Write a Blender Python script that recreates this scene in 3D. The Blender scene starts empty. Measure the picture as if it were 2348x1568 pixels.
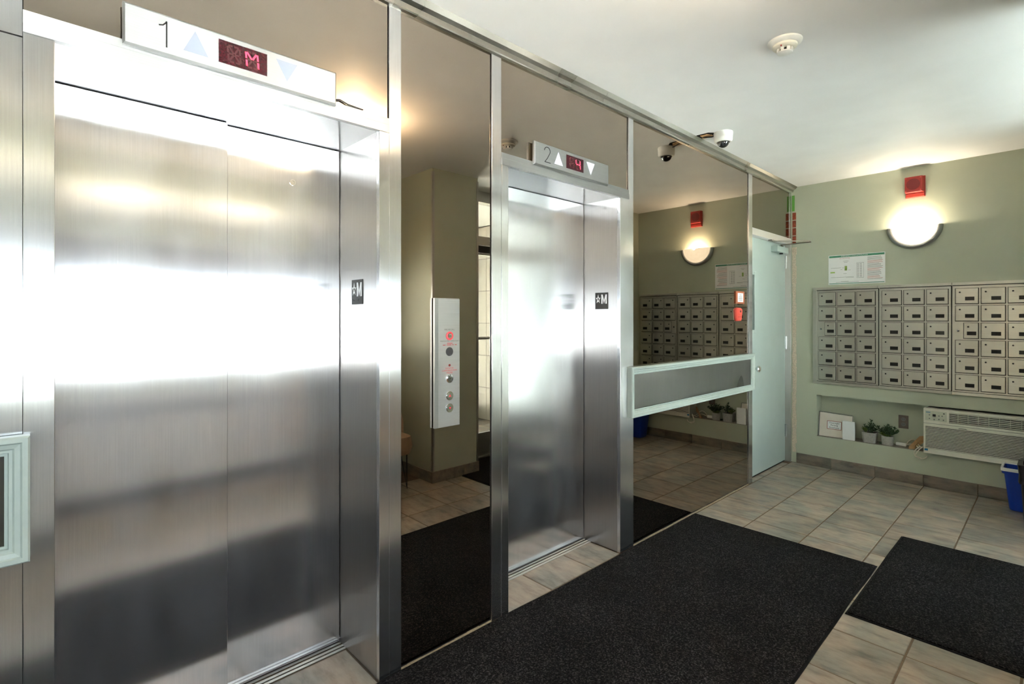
import bpy, bmesh, math, random
from mathutils import Vector
random.seed(7)
scene = bpy.context.scene
col = scene.collection

# ---------------------------------------------------------------- camera
cam_d = bpy.data.cameras.new('camera')
cam_d.sensor_width = 36.0
cam_d.lens = 36.0 * 1186.0 / 2348.0
cam_d.shift_y = -54.0 / 2348.0
cam_d.clip_start = 0.02
cam = bpy.data.objects.new('camera', cam_d); col.objects.link(cam)
cam.location = (0.0, -1.786, 1.385)
cam.rotation_euler = (math.radians(90), 0, math.radians(46.6 - 90))
scene.camera = cam

# ---------------------------------------------------------------- world, exposure
SKY = 3.0
world = bpy.data.worlds.new('daylight'); scene.world = world
world.use_nodes = True
wb = world.node_tree.nodes['Background']
wb.inputs[0].default_value = (0.80, 0.89, 1.0, 1)
wb.inputs[1].default_value = SKY
vs = scene.view_settings
vs.view_transform = 'Standard'; vs.look = 'None'; vs.gamma = 1.0
vs.use_curve_mapping = False
vs.exposure = 1.82

sun_d = bpy.data.lights.new('sun', 'SUN'); sun_d.energy = 58.0; sun_d.color = (0.96, 0.98, 1.0); sun_d.angle = math.radians(1.0)
sun = bpy.data.objects.new('sun', sun_d); col.objects.link(sun); sun.rotation_euler = (math.radians(-22), 0, math.radians(14)); sun.location = (0, 6, 8)

cy = scene.cycles
cy.max_bounces = 7; cy.diffuse_bounces = 3; cy.glossy_bounces = 4; cy.transmission_bounces = 2; cy.transparent_max_bounces = 8

def portal(name, loc, rot, sx, sy):
    d = bpy.data.lights.new(name, 'AREA'); d.shape = 'RECTANGLE'; d.size = sx; d.size_y = sy
    d.cycles.is_portal = True
    o = bpy.data.objects.new(name, d); col.objects.link(o); o.location = loc; o.rotation_euler = rot
WINS = [(-2.85, -1.15), (-1.07, 0.58), (0.66, 2.25)]
WZ0, WZ1 = 0.97, 2.00
for a, b in WINS:
    portal('window_daylight', ((a + b) / 2, -2.60, (WZ0 + WZ1) / 2), (math.radians(90), 0, 0), b - a, WZ1 - WZ0)
portal('entrance_daylight', (3.80, -3.86, 1.3), (math.radians(90), 0, 0), 1.56, 2.5)

# ---------------------------------------------------------------- materials
def srgb(r, g, b):
    f = lambda c: (c / 255 / 12.92) if c / 255 <= 0.04045 else ((c / 255 + 0.055) / 1.055) ** 2.4
    return (f(r), f(g), f(b), 1.0)
def newmat(name):
    m = bpy.data.materials.new(name); m.use_nodes = True
    nt = m.node_tree; b = nt.nodes['Principled BSDF']
    return m, nt, b
def N(nt, t, **kw):
    n = nt.nodes.new(t)
    for k, v in kw.items(): setattr(n, k, v)
    return n
def pos(nt, sc=(1, 1, 1), obj=False):
    if obj:
        g = N(nt, 'ShaderNodeTexCoord'); out = g.outputs['Object']
    else:
        g = N(nt, 'ShaderNodeNewGeometry'); out = g.outputs['Position']
    mp = N(nt, 'ShaderNodeMapping'); mp.inputs['Scale'].default_value = sc
    nt.links.new(out, mp.inputs['Vector'])
    return mp
def noise(nt, vec, scale, detail=3, rough=0.5):
    n = N(nt, 'ShaderNodeTexNoise'); n.inputs['Scale'].default_value = scale
    n.inputs['Detail'].default_value = detail; n.inputs['Roughness'].default_value = rough
    nt.links.new(vec.outputs[0], n.inputs['Vector'])
    return n
def ramp(nt, fac, stops):
    r = N(nt, 'ShaderNodeValToRGB')
    els = r.color_ramp.elements
    while len(els) < len(stops): els.new(0.5)
    for e, (p, c) in zip(els, stops): e.position = p; e.color = c
    nt.links.new(fac, r.inputs[0])
    return r
def bump(nt, h, b, strength=0.2, dist=0.002):
    n = N(nt, 'ShaderNodeBump'); n.inputs['Strength'].default_value = strength; n.inputs['Distance'].default_value = dist
    nt.links.new(h, n.inputs['Height']); nt.links.new(n.outputs[0], b.inputs['Normal'])
    return n
def plain(name, c, rough=0.5, metal=0.0, var=0.06, scale=40, spec=0.5, coat=0.0):
    m, nt, b = newmat(name)
    p = pos(nt); n = noise(nt, p, scale, 3)
    lo = tuple(x * (1 - var) for x in c[:3]) + (1,); hi = tuple(min(1, x * (1 + var)) for x in c[:3]) + (1,)
    r = ramp(nt, n.outputs['Fac'], [(0.3, lo), (0.7, hi)])
    nt.links.new(r.outputs[0], b.inputs['Base Color'])
    b.inputs['Roughness'].default_value = rough; b.inputs['Metallic'].default_value = metal
    b.inputs['Specular IOR Level'].default_value = spec; b.inputs['Coat Weight'].default_value = coat
    return m
def emit(name, c, s):
    m, nt, b = newmat(name)
    b.inputs['Base Color'].default_value = tuple(x * 0.5 for x in c[:3]) + (1,)
    b.inputs['Emission Color'].default_value = c; b.inputs['Emission Strength'].default_value = s
    return m
def wallpaint(name, c, rough=0.55):
    m, nt, b = newmat(name)
    p = pos(nt); n = noise(nt, p, 3.0, 2); n2 = noise(nt, p, 420.0, 2)
    r = ramp(nt, n.outputs['Fac'], [(0.3, tuple(x * 0.97 for x in c[:3]) + (1,)), (0.7, tuple(x * 1.03 for x in c[:3]) + (1,))])
    nt.links.new(r.outputs[0], b.inputs['Base Color']); b.inputs['Roughness'].default_value = rough
    b.inputs['Specular IOR Level'].default_value = 0.35
    bump(nt, n2.outputs['Fac'], b, 0.12, 0.001)
    return m
def steel(name, c=(0.58, 0.58, 0.59), rough=0.30, aniso=0.9, wave=0.0, horiz=False, smudge=0.25, haze=0.0):
    m, nt, b = newmat(name)
    b.inputs['Metallic'].default_value = 1.0
    b.inputs['Anisotropic'].default_value = aniso
    t = N(nt, 'ShaderNodeCombineXYZ')
    t.inputs[0].default_value, t.inputs[1].default_value, t.inputs[2].default_value = (0.01, 0.01, 1) if horiz else (1, 1, 0)
    nt.links.new(t.outputs[0], b.inputs['Tangent'])
    p = pos(nt, (70, 70, 0.8) if not horiz else (0.8, 0.8, 70)); n = noise(nt, p, 6.0, 4)
    r = ramp(nt, n.outputs['Fac'], [(0.25, tuple(x * 0.93 for x in c) + (1,)), (0.75, tuple(min(1, x * 1.05) for x in c) + (1,))])
    nt.links.new(r.outputs[0], b.inputs['Base Color'])
    p2 = pos(nt, (1.0, 1.0, 0.7)); n2 = noise(nt, p2, 3.2, 2, 0.5)
    mr = N(nt, 'ShaderNodeMapRange'); mr.inputs[1].default_value = 0.35; mr.inputs[2].default_value = 0.75
    mr.inputs[3].default_value = rough * (1 - smudge * 0.4); mr.inputs[4].default_value = rough * (1 + smudge)
    nt.links.new(n2.outputs['Fac'], mr.inputs[0]); nt.links.new(mr.outputs[0], b.inputs['Roughness'])
    if haze:
        g = N(nt, 'ShaderNodeBsdfGlossy'); g.inputs['Roughness'].default_value = 0.5
        nt.links.new(r.outputs[0], g.inputs['Color'])
        ph = pos(nt, (1.6, 1.6, 0.5)); nh = noise(nt, ph, 5.0, 4, 0.6)
        mh = N(nt, 'ShaderNodeMapRange'); mh.inputs[1].default_value = 0.3; mh.inputs[2].default_value = 0.75
        mh.inputs[3].default_value = haze * 0.5; mh.inputs[4].default_value = haze * 1.7
        nt.links.new(nh.outputs['Fac'], mh.inputs[0])
        ms = N(nt, 'ShaderNodeMixShader'); nt.links.new(mh.outputs[0], ms.inputs[0])
        nt.links.new(b.outputs[0], ms.inputs[1]); nt.links.new(g.outputs[0], ms.inputs[2])
        nt.links.new(ms.outputs[0], nt.nodes['Material Output'].inputs[0])
    if wave:
        p3 = pos(nt, (0.8, 0.8, 2.2)); n3 = noise(nt, p3, 1.3, 1)
        bump(nt, n3.outputs['Fac'], b, wave, 0.02)
    return m

M = {}
M['green'] = wallpaint('wall_paint_sage', srgb(180, 184, 164))
M['ceiling'] = wallpaint('ceiling_paint_white', srgb(238, 238, 238), 0.6)
M['cream'] = wallpaint('bulkhead_paint_cream', srgb(226, 220, 204), 0.6)
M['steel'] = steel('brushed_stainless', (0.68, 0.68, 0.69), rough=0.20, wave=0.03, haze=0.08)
M['steel_door'] = steel('brushed_stainless_door', (0.76, 0.75, 0.78), rough=0.17, wave=0.05, smudge=0.2, haze=0.09)
M['steel_dull'] = steel('dull_stainless', (0.60, 0.585, 0.56), rough=0.42, smudge=0.2)
M['steel_dark'] = steel('grey_steel_panel', (0.11, 0.105, 0.095), rough=0.3, haze=0.2)
M['rail'] = steel('rail_stainless', (0.36, 0.34, 0.30), rough=0.30)
M['steel_return_shaded'] = steel('shaded_stainless_return', (0.50, 0.475, 0.455), rough=0.30, smudge=0.2)  # darker copy of the stainless; the reveal's shade is in its colour
M['steel_soffit_shaded'] = steel('shaded_stainless_soffit', (0.47, 0.48, 0.50), rough=0.24, smudge=0.2)  # stainless darkened in colour so the underside reads shaded
M['mailsteel'] = steel('mailbox_stainless', (0.62, 0.60, 0.54), rough=0.40, aniso=0.8, horiz=True)
M['ind_face'] = steel('indicator_face_steel', (0.42, 0.42, 0.42), rough=0.42, aniso=0.7, horiz=True)
M['call_face'] = steel('call_station_steel', (0.66, 0.66, 0.67), rough=0.42, aniso=0.7, horiz=True)
m, nt, b = newmat('bronze_mirror'); M['mirror'] = m
p = pos(nt); n = noise(nt, p, 2.0, 3)
r = ramp(nt, n.outputs['Fac'], [(0.3, (0.35, 0.295, 0.24, 1)), (0.7, (0.385, 0.325, 0.265, 1))])
nt.links.new(r.outputs[0], b.inputs['Base Color']); b.inputs['Metallic'].default_value = 1.0; b.inputs['Roughness'].default_value = 0.0
M['mirror_edge'] = plain('mirror_backing_black', srgb(24, 21, 18), 0.6)
M['mint'] = plain('mint_gloss_paint', srgb(172, 182, 174), 0.35, var=0.03)
M['mint_door'] = plain('mint_door_paint', srgb(172, 184, 178), 0.4, var=0.03, scale=6)
M['white'] = plain('white_plastic', srgb(236, 235, 230), 0.4, var=0.02)
M['offwhite'] = plain('offwhite_plastic', srgb(226, 222, 208), 0.45, var=0.03)
M['ctrl'] = plain('control_pad_grey_green', srgb(200, 203, 184), 0.45, var=0.03)
M['grey_print'] = plain('grey_print', srgb(120, 120, 118), 0.6)
M['black'] = plain('black_plastic', srgb(22, 22, 24), 0.35)
M['blackprint'] = plain('black_engraving', srgb(18, 16, 18), 0.5)
M['signgrey'] = plain('dark_sign_plate', srgb(48, 47, 47), 0.6, metal=0.0)
M['signwhite'] = plain('sign_relief_silver', srgb(225, 226, 228), 0.4)
M['arrow'] = emit('backlit_arrow_lens', srgb(225, 232, 250), 0.20)
M['display'] = plain('display_window_dark_red', srgb(52, 10, 18), 0.12, var=0.15, scale=200)
M['led'] = emit('red_led', (1.0, 0.04, 0.09, 1), 0.85)
M['led_dim'] = emit('unlit_led_segment', (0.10, 0.010, 0.016, 1), 0.012)
M['red'] = plain('alarm_red_plastic', srgb(158, 40, 34), 0.4, var=0.05)
M['darkred'] = plain('alarm_grille_red', srgb(118, 28, 28), 0.6, var=0.2, scale=300)
M['redring'] = plain('red_ring', srgb(220, 60, 70), 0.4)
M['coral'] = plain('coral_red_plastic', srgb(205, 72, 58), 0.45)
M['orange'] = plain('orange_frame', srgb(160, 84, 52), 0.6)
M['blue'] = plain('blue_bin_plastic', srgb(8, 56, 160), 0.4)
M['bluesticker'] = plain('blue_sticker', srgb(30, 120, 170), 0.5)
M['bag'] = plain('dark_bin_liner', srgb(46, 40, 42), 0.2, var=0.3, scale=25)
M['paper'] = plain('white_paper', srgb(232, 232, 232), 0.6, var=0.01)
M['kraft'] = plain('envelope_paper', srgb(218, 208, 196), 0.4, var=0.05, scale=12)
M['teal'] = plain('teal_green_print', srgb(60, 130, 100), 0.6)
M['lime'] = plain('lime_print', srgb(140, 170, 80), 0.6)
M['redprint'] = plain('red_print', srgb(190, 110, 100), 0.6)
M['brownprint'] = plain('brown_border_print', srgb(150, 50, 36), 0.6)
M['alu'] = steel('aluminium_frame', (0.50, 0.485, 0.46), rough=0.4, aniso=0.5)
M['chrome'] = plain('chrome', (0.75, 0.75, 0.76, 1), 0.12, metal=1.0, var=0.02)
M['hinge'] = plain('hinge_steel', (0.72, 0.72, 0.72, 1), 0.25, metal=1.0, var=0.02)
M['bronze_bar'] = plain('closer_arm_metal', srgb(120, 112, 100), 0.35, metal=0.8)
M['niche_tile'] = plain('niche_stone', srgb(132, 124, 112), 0.6, var=0.25, scale=90)
M['concrete'] = plain('concrete_pot', srgb(168, 164, 158), 0.8, var=0.12, scale=80)
M['soil'] = plain('potting_soil', srgb(96, 70, 50), 0.9, var=0.3, scale=120)
M['leaf'] = plain('succulent_leaf', srgb(50, 74, 42), 0.45, var=0.35, scale=60)
M['leaf_yellow'] = plain('yellow_green_leaf', srgb(104, 122, 48), 0.45, var=0.3, scale=60)
M['cable'] = plain('cream_cable', srgb(214, 206, 190), 0.5)
M['wood'] = plain('pale_wood', srgb(190, 150, 104), 0.6, var=0.12, scale=60)
M['outletgrey'] = plain('grey_cover_plate', srgb(118, 106, 100), 0.5, metal=0.3)
M['leather'] = plain('tan_leather', srgb(176, 142, 112), 0.5, var=0.08, scale=30)
M['blind'] = plain('grey_roller_blind', srgb(120, 114, 114), 0.8, var=0.03)
M['brick'] = plain('exposed_brick_edge', srgb(134, 62, 38), 0.9, var=0.35, scale=60)
M['plaster'] = plain('rough_plaster_edge', srgb(205, 190, 170), 0.9, var=0.2, scale=120)
M['greentape'] = plain('green_tape', srgb(92, 150, 62), 0.7)
M['asphalt'] = plain('outside_paving', srgb(212, 210, 205), 0.9, var=0.12, scale=8)
M['grout'] = plain('grout_brown', srgb(112, 94, 76), 0.9, var=0.15, scale=30)
M['ledge'] = plain('caulk_cream', srgb(165, 148, 122), 0.8, var=0.2, scale=60)
M['gap_shade'] = plain('black_gap', srgb(16, 14, 13), 0.9)  # near-black standing in for the shade inside gaps, recesses and openings
M['marble'] = wallpaint('vestibule_marble', srgb(206, 200, 190), 0.25)
M['grille_dark'] = plain('grille_shadow_brown', srgb(34, 29, 24), 0.95)
M['lamp'] = emit('frosted_lamp_glass', (1.0, 0.86, 0.66, 1), 4.0)
M['lamp_soft'] = emit('warm_light_diffuser', (1.0, 0.78, 0.50, 1), 3.5)

# translucent frosted shade of the sconce
m, nt, b = newmat('sconce_shade_glass'); M['shade'] = m
p = pos(nt); n = noise(nt, p, 30, 2)
r = ramp(nt, n.outputs['Fac'], [(0.3, (0.92, 0.88, 0.78, 1)), (0.7, (0.96, 0.93, 0.86, 1))])
nt.links.new(r.outputs[0], b.inputs['Base Color'])
b.inputs['Emission Color'].default_value = (1.0, 0.88, 0.66, 1); b.inputs['Emission Strength'].default_value = 0.55

# clear glass: straight-through with a Fresnel reflection
m, nt, b = newmat('clear_glass'); M['glass'] = m
nt.nodes.remove(b)
out = nt.nodes['Material Output']
tr = N(nt, 'ShaderNodeBsdfTransparent'); tr.inputs[0].default_value = (0.93, 0.96, 0.95, 1)
gl = N(nt, 'ShaderNodeBsdfGlossy'); gl.inputs['Roughness'].default_value = 0.0
fr = N(nt, 'ShaderNodeFresnel'); fr.inputs[0].default_value = 1.25
mx = N(nt, 'ShaderNodeMixShader')
nt.links.new(fr.outputs[0], mx.inputs[0]); nt.links.new(tr.outputs[0], mx.inputs[1]); nt.links.new(gl.outputs[0], mx.inputs[2])
nt.links.new(mx.outputs[0], out.inputs[0])

def tilemat(name, dark=1.0, base_rot=0.0):
    m, nt, b = newmat(name)
    oi = N(nt, 'ShaderNodeObjectInfo')
    g = N(nt, 'ShaderNodeNewGeometry')
    mul = N(nt, 'ShaderNodeVectorMath', operation='SCALE')
    cmb = N(nt, 'ShaderNodeCombineXYZ')
    for i in range(3): nt.links.new(oi.outputs['Random'], cmb.inputs[i])
    nt.links.new(cmb.outputs[0], mul.inputs[0]); mul.inputs['Scale'].default_value = 37.0
    add = N(nt, 'ShaderNodeVectorMath', operation='ADD')
    nt.links.new(g.outputs['Position'], add.inputs[0]); nt.links.new(mul.outputs[0], add.inputs[1])
    mp = N(nt, 'ShaderNodeMapping'); mp.inputs['Scale'].default_value = (9, 2.6, 9); mp.inputs['Rotation'].default_value = (0, 0, 0.35)
    nt.links.new(add.outputs[0], mp.inputs[0])
    n1 = noise(nt, mp, 2.2, 7, 0.68)
    mp2 = N(nt, 'ShaderNodeMapping'); mp2.inputs['Scale'].default_value = (1, 1, 1)
    nt.links.new(add.outputs[0], mp2.inputs[0])
    n2 = noise(nt, mp2, 5.0, 3)
    d = dark
    c1 = ramp(nt, n1.outputs['Fac'], [(0.33, tuple(x * d for x in srgb(104, 97, 86)[:3]) + (1,)), (0.5, tuple(x * d for x in srgb(182, 170, 152)[:3]) + (1,)), (0.68, tuple(x * d for x in srgb(212, 199, 180)[:3]) + (1,))])
    c2 = ramp(nt, n2.outputs['Fac'], [(0.42, tuple(x * d for x in srgb(140, 142, 136)[:3]) + (1,)), (0.58, tuple(x * d for x in srgb(206, 180, 160)[:3]) + (1,))])
    mxr = N(nt, 'ShaderNodeMix', data_type='RGBA', blend_type='MIX'); mxr.inputs[0].default_value = 0.45
    nt.links.new(c1.outputs[0], mxr.inputs[6]); nt.links.new(c2.outputs[0], mxr.inputs[7])
    hsv = N(nt, 'ShaderNodeHueSaturation')
    mr = N(nt, 'ShaderNodeMapRange'); mr.inputs[3].default_value = 0.86; mr.inputs[4].default_value = 1.12
    nt.links.new(oi.outputs['Random'], mr.inputs[0]); nt.links.new(mr.outputs[0], hsv.inputs['Value'])
    nt.links.new(mxr.outputs[2], hsv.inputs['Color'])
    nt.links.new(hsv.outputs[0], b.inputs['Base Color'])
    b.inputs['Roughness'].default_value = 0.42
    bump(nt, n1.outputs['Fac'], b, 0.35, 0.002)
    return m
M['tile'] = tilemat('slate_look_tile', 0.70)
M['basetile'] = tilemat('slate_look_base_tile', 0.40)

m, nt, b = newmat('charcoal_carpet_mat'); M['mat'] = m
p = pos(nt); n1 = noise(nt, p, 150, 2, 0.6); n2 = noise(nt, p, 2.2, 4, 0.6)
r = ramp(nt, n1.outputs['Fac'], [(0.36, srgb(13, 12, 12)), (0.52, srgb(33, 31, 31)), (0.72, srgb(80, 77, 76))])
r2 = ramp(nt, n2.outputs['Fac'], [(0.3, (0.42, 0.41, 0.41, 1)), (0.7, (0.80, 0.79, 0.81, 1))])
mx = N(nt, 'ShaderNodeMix', data_type='RGBA', blend_type='MULTIPLY'); mx.inputs[0].default_value = 1.0
nt.links.new(r.outputs[0], mx.inputs[6]); nt.links.new(r2.outputs[0], mx.inputs[7])
nt.links.new(mx.outputs[2], b.inputs['Base Color']); b.inputs['Roughness'].default_value = 0.9
b.inputs['Specular IOR Level'].default_value = 0.10
bump(nt, n1.outputs['Fac'], b, 0.6, 0.003)
M['matrubber'] = plain('mat_rubber_edge', srgb(20, 19, 20), 0.7, var=0.3, scale=30, spec=0.15)

# ---------------------------------------------------------------- building blocks
WP = {}
class Fr:
    """local (u right, v up, w towards the viewer) -> world"""
    def __init__(s, o, U, V, W): s.o, s.U, s.V, s.W = Vector(o), Vector(U), Vector(V), Vector(W)
    def __call__(s, p): return s.o + s.U * p[0] + s.V * p[1] + s.W * p[2]
WORLD = Fr((0, 0, 0), (1, 0, 0), (0, 1, 0), (0, 0, 1))
def onleft(x=0, y=0, z=0): return Fr((x, y, z), (1, 0, 0), (0, 0, 1), (0, -1, 0))      # elevator wall, faces -y
def onback(x=5.41, y=0, z=0): return Fr((x, y, z), (0, -1, 0), (0, 0, 1), (-1, 0, 0))  # mailbox wall, faces -x
def onceil(x=0, y=0, z=2.65): return Fr((x, y, z), (1, 0, 0), (0, 1, 0), (0, 0, -1))

class MB:
    def __init__(s, fr=WORLD): s.fr = fr; s.v = []; s.f = []
    def add(s, pts, faces):
        n = len(s.v); s.v += [s.fr(p) for p in pts]; s.f += [tuple(i + n for i in f) for f in faces]; return s
    def box(s, a0, a1, b0, b1, c0, c1):
        P = [(x, y, z) for x in (a0, a1) for y in (b0, b1) for z in (c0, c1)]
        return s.add(P, [(0, 1, 3, 2), (4, 6, 7, 5), (0, 4, 5, 1), (2, 3, 7, 6), (0, 2, 6, 4), (1, 5, 7, 3)])
    def tbox(s, a0, a1, b0, b1, c0, c1, i):   # top (c1) face inset by i
        P = [(a0, b0, c0), (a1, b0, c0), (a1, b1, c0), (a0, b1, c0)]
        P += [(a0, b0, c1 - i), (a1, b0, c1 - i), (a1, b1, c1 - i), (a0, b1, c1 - i)]
        P += [(a0 + i, b0 + i, c1), (a1 - i, b0 + i, c1), (a1 - i, b1 - i, c1), (a0 + i, b1 - i, c1)]
        F = [(3, 2, 1, 0), (8, 9, 10, 11)]
        for k in range(4):
            j = (k + 1) % 4
            F += [(k, j, 4 + j, 4 + k), (4 + k, 4 + j, 8 + j, 8 + k)]
        return s.add(P, F)
    def prism(s, pts, c0, c1):
        n = len(pts)
        P = [(x, y, c0) for x, y in pts] + [(x, y, c1) for x, y in pts]
        F = [tuple(range(n))[::-1], tuple(range(n, 2 * n))] + [(k, (k + 1) % n, n + (k + 1) % n, n + k) for k in range(n)]
        return s.add(P, F)
    def loft(s, rings, cap0=True, cap1=True, closed=True):
        n = len(rings[0]); P = [p for r_ in rings for p in r_]; F = []
        for i in range(len(rings) - 1):
            for k in range(n if closed else n - 1):
                j = (k + 1) % n
                F.append((i * n + k, i * n + j, (i + 1) * n + j, (i + 1) * n + k))
        if cap0: F.append(tuple(range(n))[::-1])
        if cap1: F.append(tuple((len(rings) - 1) * n + k for k in range(n)))
        return s.add(P, F)
    def lathe(s, prof, cu=0, cv=0, n=24, cap0=True, cap1=True, a0=0, a1=2 * math.pi):
        full = abs(a1 - a0 - 2 * math.pi) < 1e-6
        rings = []
        for r_, w in prof:
            rings.append([(cu + r_ * math.cos(a0 + (a1 - a0) * k / (n if full else n - 1)), cv + r_ * math.sin(a0 + (a1 - a0) * k / (n if full else n - 1)), w) for k in range(n)])
        return s.loft(rings, cap0, cap1, True)
    def tube(s, pts, r_, n=8):
        pts = [Vector(p) for p in pts]; rings = []
        up = Vector((0.013, 0.02, 1)).normalized()
        for i, p in enumerate(pts):
            t = (pts[min(i + 1, len(pts) - 1)] - pts[max(i - 1, 0)]).normalized()
            a = t.cross(up)
            if a.length < 0.05: a = t.cross(Vector((1, 0, 0)))
            a.normalize(); bb = t.cross(a).normalized()
            rr = r_[i] if isinstance(r_, (list, tuple)) else r_
            rings.append([tuple(p + a * rr * math.cos(2 * math.pi * k / n) + bb * rr * math.sin(2 * math.pi * k / n)) for k in range(n)])
        return s.loft(rings)
    def build(s, name, mat, parent=None, smooth=False, bevel=0.0, kind=None, origin=None):
        c = Vector(origin) if origin is not None else sum(s.v, Vector()) / len(s.v)
        me = bpy.data.meshes.new(name)
        me.from_pydata([tuple(p - c) for p in s.v], [], s.f)
        bm = bmesh.new(); bm.from_mesh(me); bmesh.ops.recalc_face_normals(bm, faces=bm.faces); bm.to_mesh(me); bm.free()
        me.materials.append(M[mat] if isinstance(mat, str) else mat)
        if smooth:
            for p in me.polygons: p.use_smooth = True
            me.set_sharp_from_angle(angle=math.radians(38))
        o = bpy.data.objects.new(name, me); col.objects.link(o)
        put(o, c, parent)
        if bevel:
            md = o.modifiers.new('edge', 'BEVEL'); md.width = bevel; md.segments = 2; md.limit_method = 'ANGLE'; md.angle_limit = math.radians(40)
        if kind: o['kind'] = kind
        return o
def put(o, w, parent=None):
    w = Vector(w); WP[o.name] = w
    o.parent = parent
    o.location = w - (WP[parent.name] if parent else Vector((0, 0, 0)))
def inst(o, w, parent):
    c = o.copy(); col.objects.link(c); put(c, w, parent); return c
def thing(name, loc, label, cat, group=None):
    o = bpy.data.objects.new(name, None); col.objects.link(o); o.empty_display_size = 0.05
    put(o, loc); return tag(o, label, cat, group)
def tag(o, label, cat, group=None):
    o['label'] = label; o['category'] = cat
    if group: o['group'] = group
    return o
def struct(o, label=None):
    o['kind'] = 'structure'
    if label: o['label'] = label
    return o
def text(fr, s_, size, name, mat, parent, align='CENTER', depth=0.0006, sx=1.0):
    cu = bpy.data.curves.new('lettering', 'FONT'); cu.body = s_; cu.size = size; cu.align_x = align; cu.align_y = 'CENTER'; cu.resolution_u = 2
    t = bpy.data.objects.new('lettering', cu); col.objects.link(t)
    bpy.context.view_layer.update()
    dg = bpy.context.evaluated_depsgraph_get()
    me = t.evaluated_get(dg).to_mesh()
    mb = MB(fr)
    mb.add([(v.co.x * sx, v.co.y, depth) for v in me.vertices], [tuple(p.vertices) for p in me.polygons])
    t.evaluated_get(dg).to_mesh_clear()
    bpy.data.objects.remove(t); bpy.data.curves.remove(cu)
    return mb.build(name, mat, parent)

CEIL = 2.65
XB = 5.41
# ================================================================ SETTING
# ---- floor slab with individual tiles
floor = struct(MB().box(-3.0, 5.6, -4.0, 0.36, -0.12, -0.003).build('floor', 'grout'))
PX, PY = 0.335, 0.3355
X0, Y0 = 2.633, -0.010
G = 0.0042
xs = [X0 + PX * k for k in range(-17, 10)]
xs = [-3.0] + [x for x in xs if -2.98 < x < XB - 0.02] + [XB]
ys = [Y0 - PY * k for k in range(0, 9)]
tile_src = {}
def add_tile(x0, x1, y0, y1, z=0.0):
    if x1 - x0 < 0.03 or y1 - y0 < 0.03: return
    w, h = round(x1 - x0 - 2 * G, 4), round(y1 - y0 - 2 * G, 4)
    c = Vector(((x0 + x1) / 2, (y0 + y1) / 2, z - 0.004))
    if (w, h) not in tile_src:
        mb = MB(); mb.tbox(-w / 2, w / 2, -h / 2, h / 2, -0.004, 0.004, 0.002)
        o = mb.build('tile', 'tile', floor, origin=(0, 0, 0)); tile_src[(w, h)] = o
        put(o, c, floor)
    else: inst(tile_src[(w, h)], c, floor)
for i in range(len(xs) - 1):
    for j in range(len(ys) - 1):
        xa, xb_, yb, ya = xs[i], xs[i + 1], ys[j], ys[j + 1]
        xm, ym = (xa + xb_) / 2, (ya + yb) / 2
        if ym < -2.55 and xm < 3.0: continue
        if 2.45 < xm < 2.99 and ym < -1.95: continue
        if xm > 5.15 and ym < -1.72: continue
        if xm > 4.60 and ym < -2.25: continue
        add_tile(xa, xb_, max(ya, -2.56) if xm < 2.5 else ya, yb)
for (a, b, yb) in ((0.06, 0.985, 0.268), (1.655, 2.556, 0.232)):      # tiles inside the elevator recesses
    cuts = [a] + [x for x in xs if a + 0.03 < x < b - 0.03] + [b]
    for k in range(len(cuts) - 1): add_tile(cuts[k], cuts[k + 1], Y0, yb)
add_tile(4.48, 4.643, Y0, 0.05); add_tile(4.643, 4.978, Y0, 0.05); add_tile(4.978, 5.313, Y0, 0.05)
for k in range(5):                                                    # vestibule
    for j in range(3): add_tile(2.99 + k * PX, min(4.60, 2.99 + (k + 1) * PX), -2.72 - 0.3355 * (j + 1), -2.72 - 0.3355 * j)

# ---- ceiling
ceiling = struct(MB().box(-3.0, 5.6, -4.0, 0.36, CEIL, CEIL + 0.12).build('ceiling', 'ceiling'))

# ---- elevator wall: backing, mirrors, posts, rail
mb = MB()
mb.box(-3.0, -0.02, 0.008, 0.36, 0, CEIL); mb.box(1.03, 1.61, 0.008, 0.36, 0, CEIL); mb.box(2.64, 4.475, 0.008, 0.36, 0, CEIL)
mb.box(-0.02, 1.03, 0.008, 0.36, 2.13, CEIL); mb.box(1.61, 2.64, 0.008, 0.36, 2.13, CEIL); mb.box(4.475, XB + 0.14, 0.008, 0.36, 2.13, CEIL)
mb.box(5.395, XB + 0.14, 0.05, 0.36, 0, 2.13); mb.box(-3.0, XB + 0.14, 0.36, 0.42, 0, CEIL)
wall_left = struct(mb.build('wall_left', 'mirror_edge'))
def mirror(x0, x1, z0, z1):
    return MB().box(x0 + 0.001, x1 - 0.004, -0.001, 0.006, z0, z1 - 0.004).build('mirror_panel', 'mirror', wall_left)
MZ = 2.602
mirror(1.082, 1.554, 0.012, MZ); mirror(2.698, 4.400, 0.012, MZ)
mirror(0.0, 1.028, 2.157, MZ); mirror(1.614, 2.645, 2.157, MZ); mirror(4.474, 5.356, 2.157, MZ)
for z0, z1 in ((0.004, 2.088), (2.092, MZ)):
    MB().box(-1.5, -0.001, -0.002, 0.008, z0, z1).build('steel_panel', 'steel', wall_left)
    MB().box(-3.0, -1.504, -0.002, 0.008, z0, z1).build('steel_panel', 'steel', wall_left)
for x0, x1 in ((1.028, 1.082), (1.554, 1.614), (2.645, 2.698), (4.400, 4.474)):
    MB().box(x0, x1, -0.008, 0.02, 0.002, 2.604).build('steel_post', 'steel', wall_left, bevel=0.002)
MB().box(5.356, XB, -0.004, 0.02, 2.157, 2.604).build('steel_post', 'steel', wall_left, bevel=0.002)
rail = [(0.006, 2.598), (-0.018, 2.598), (-0.022, 2.602), (-0.026, 2.622), (-0.044, 2.631), (-0.060, 2.6495), (0.006, 2.6495)]
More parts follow.
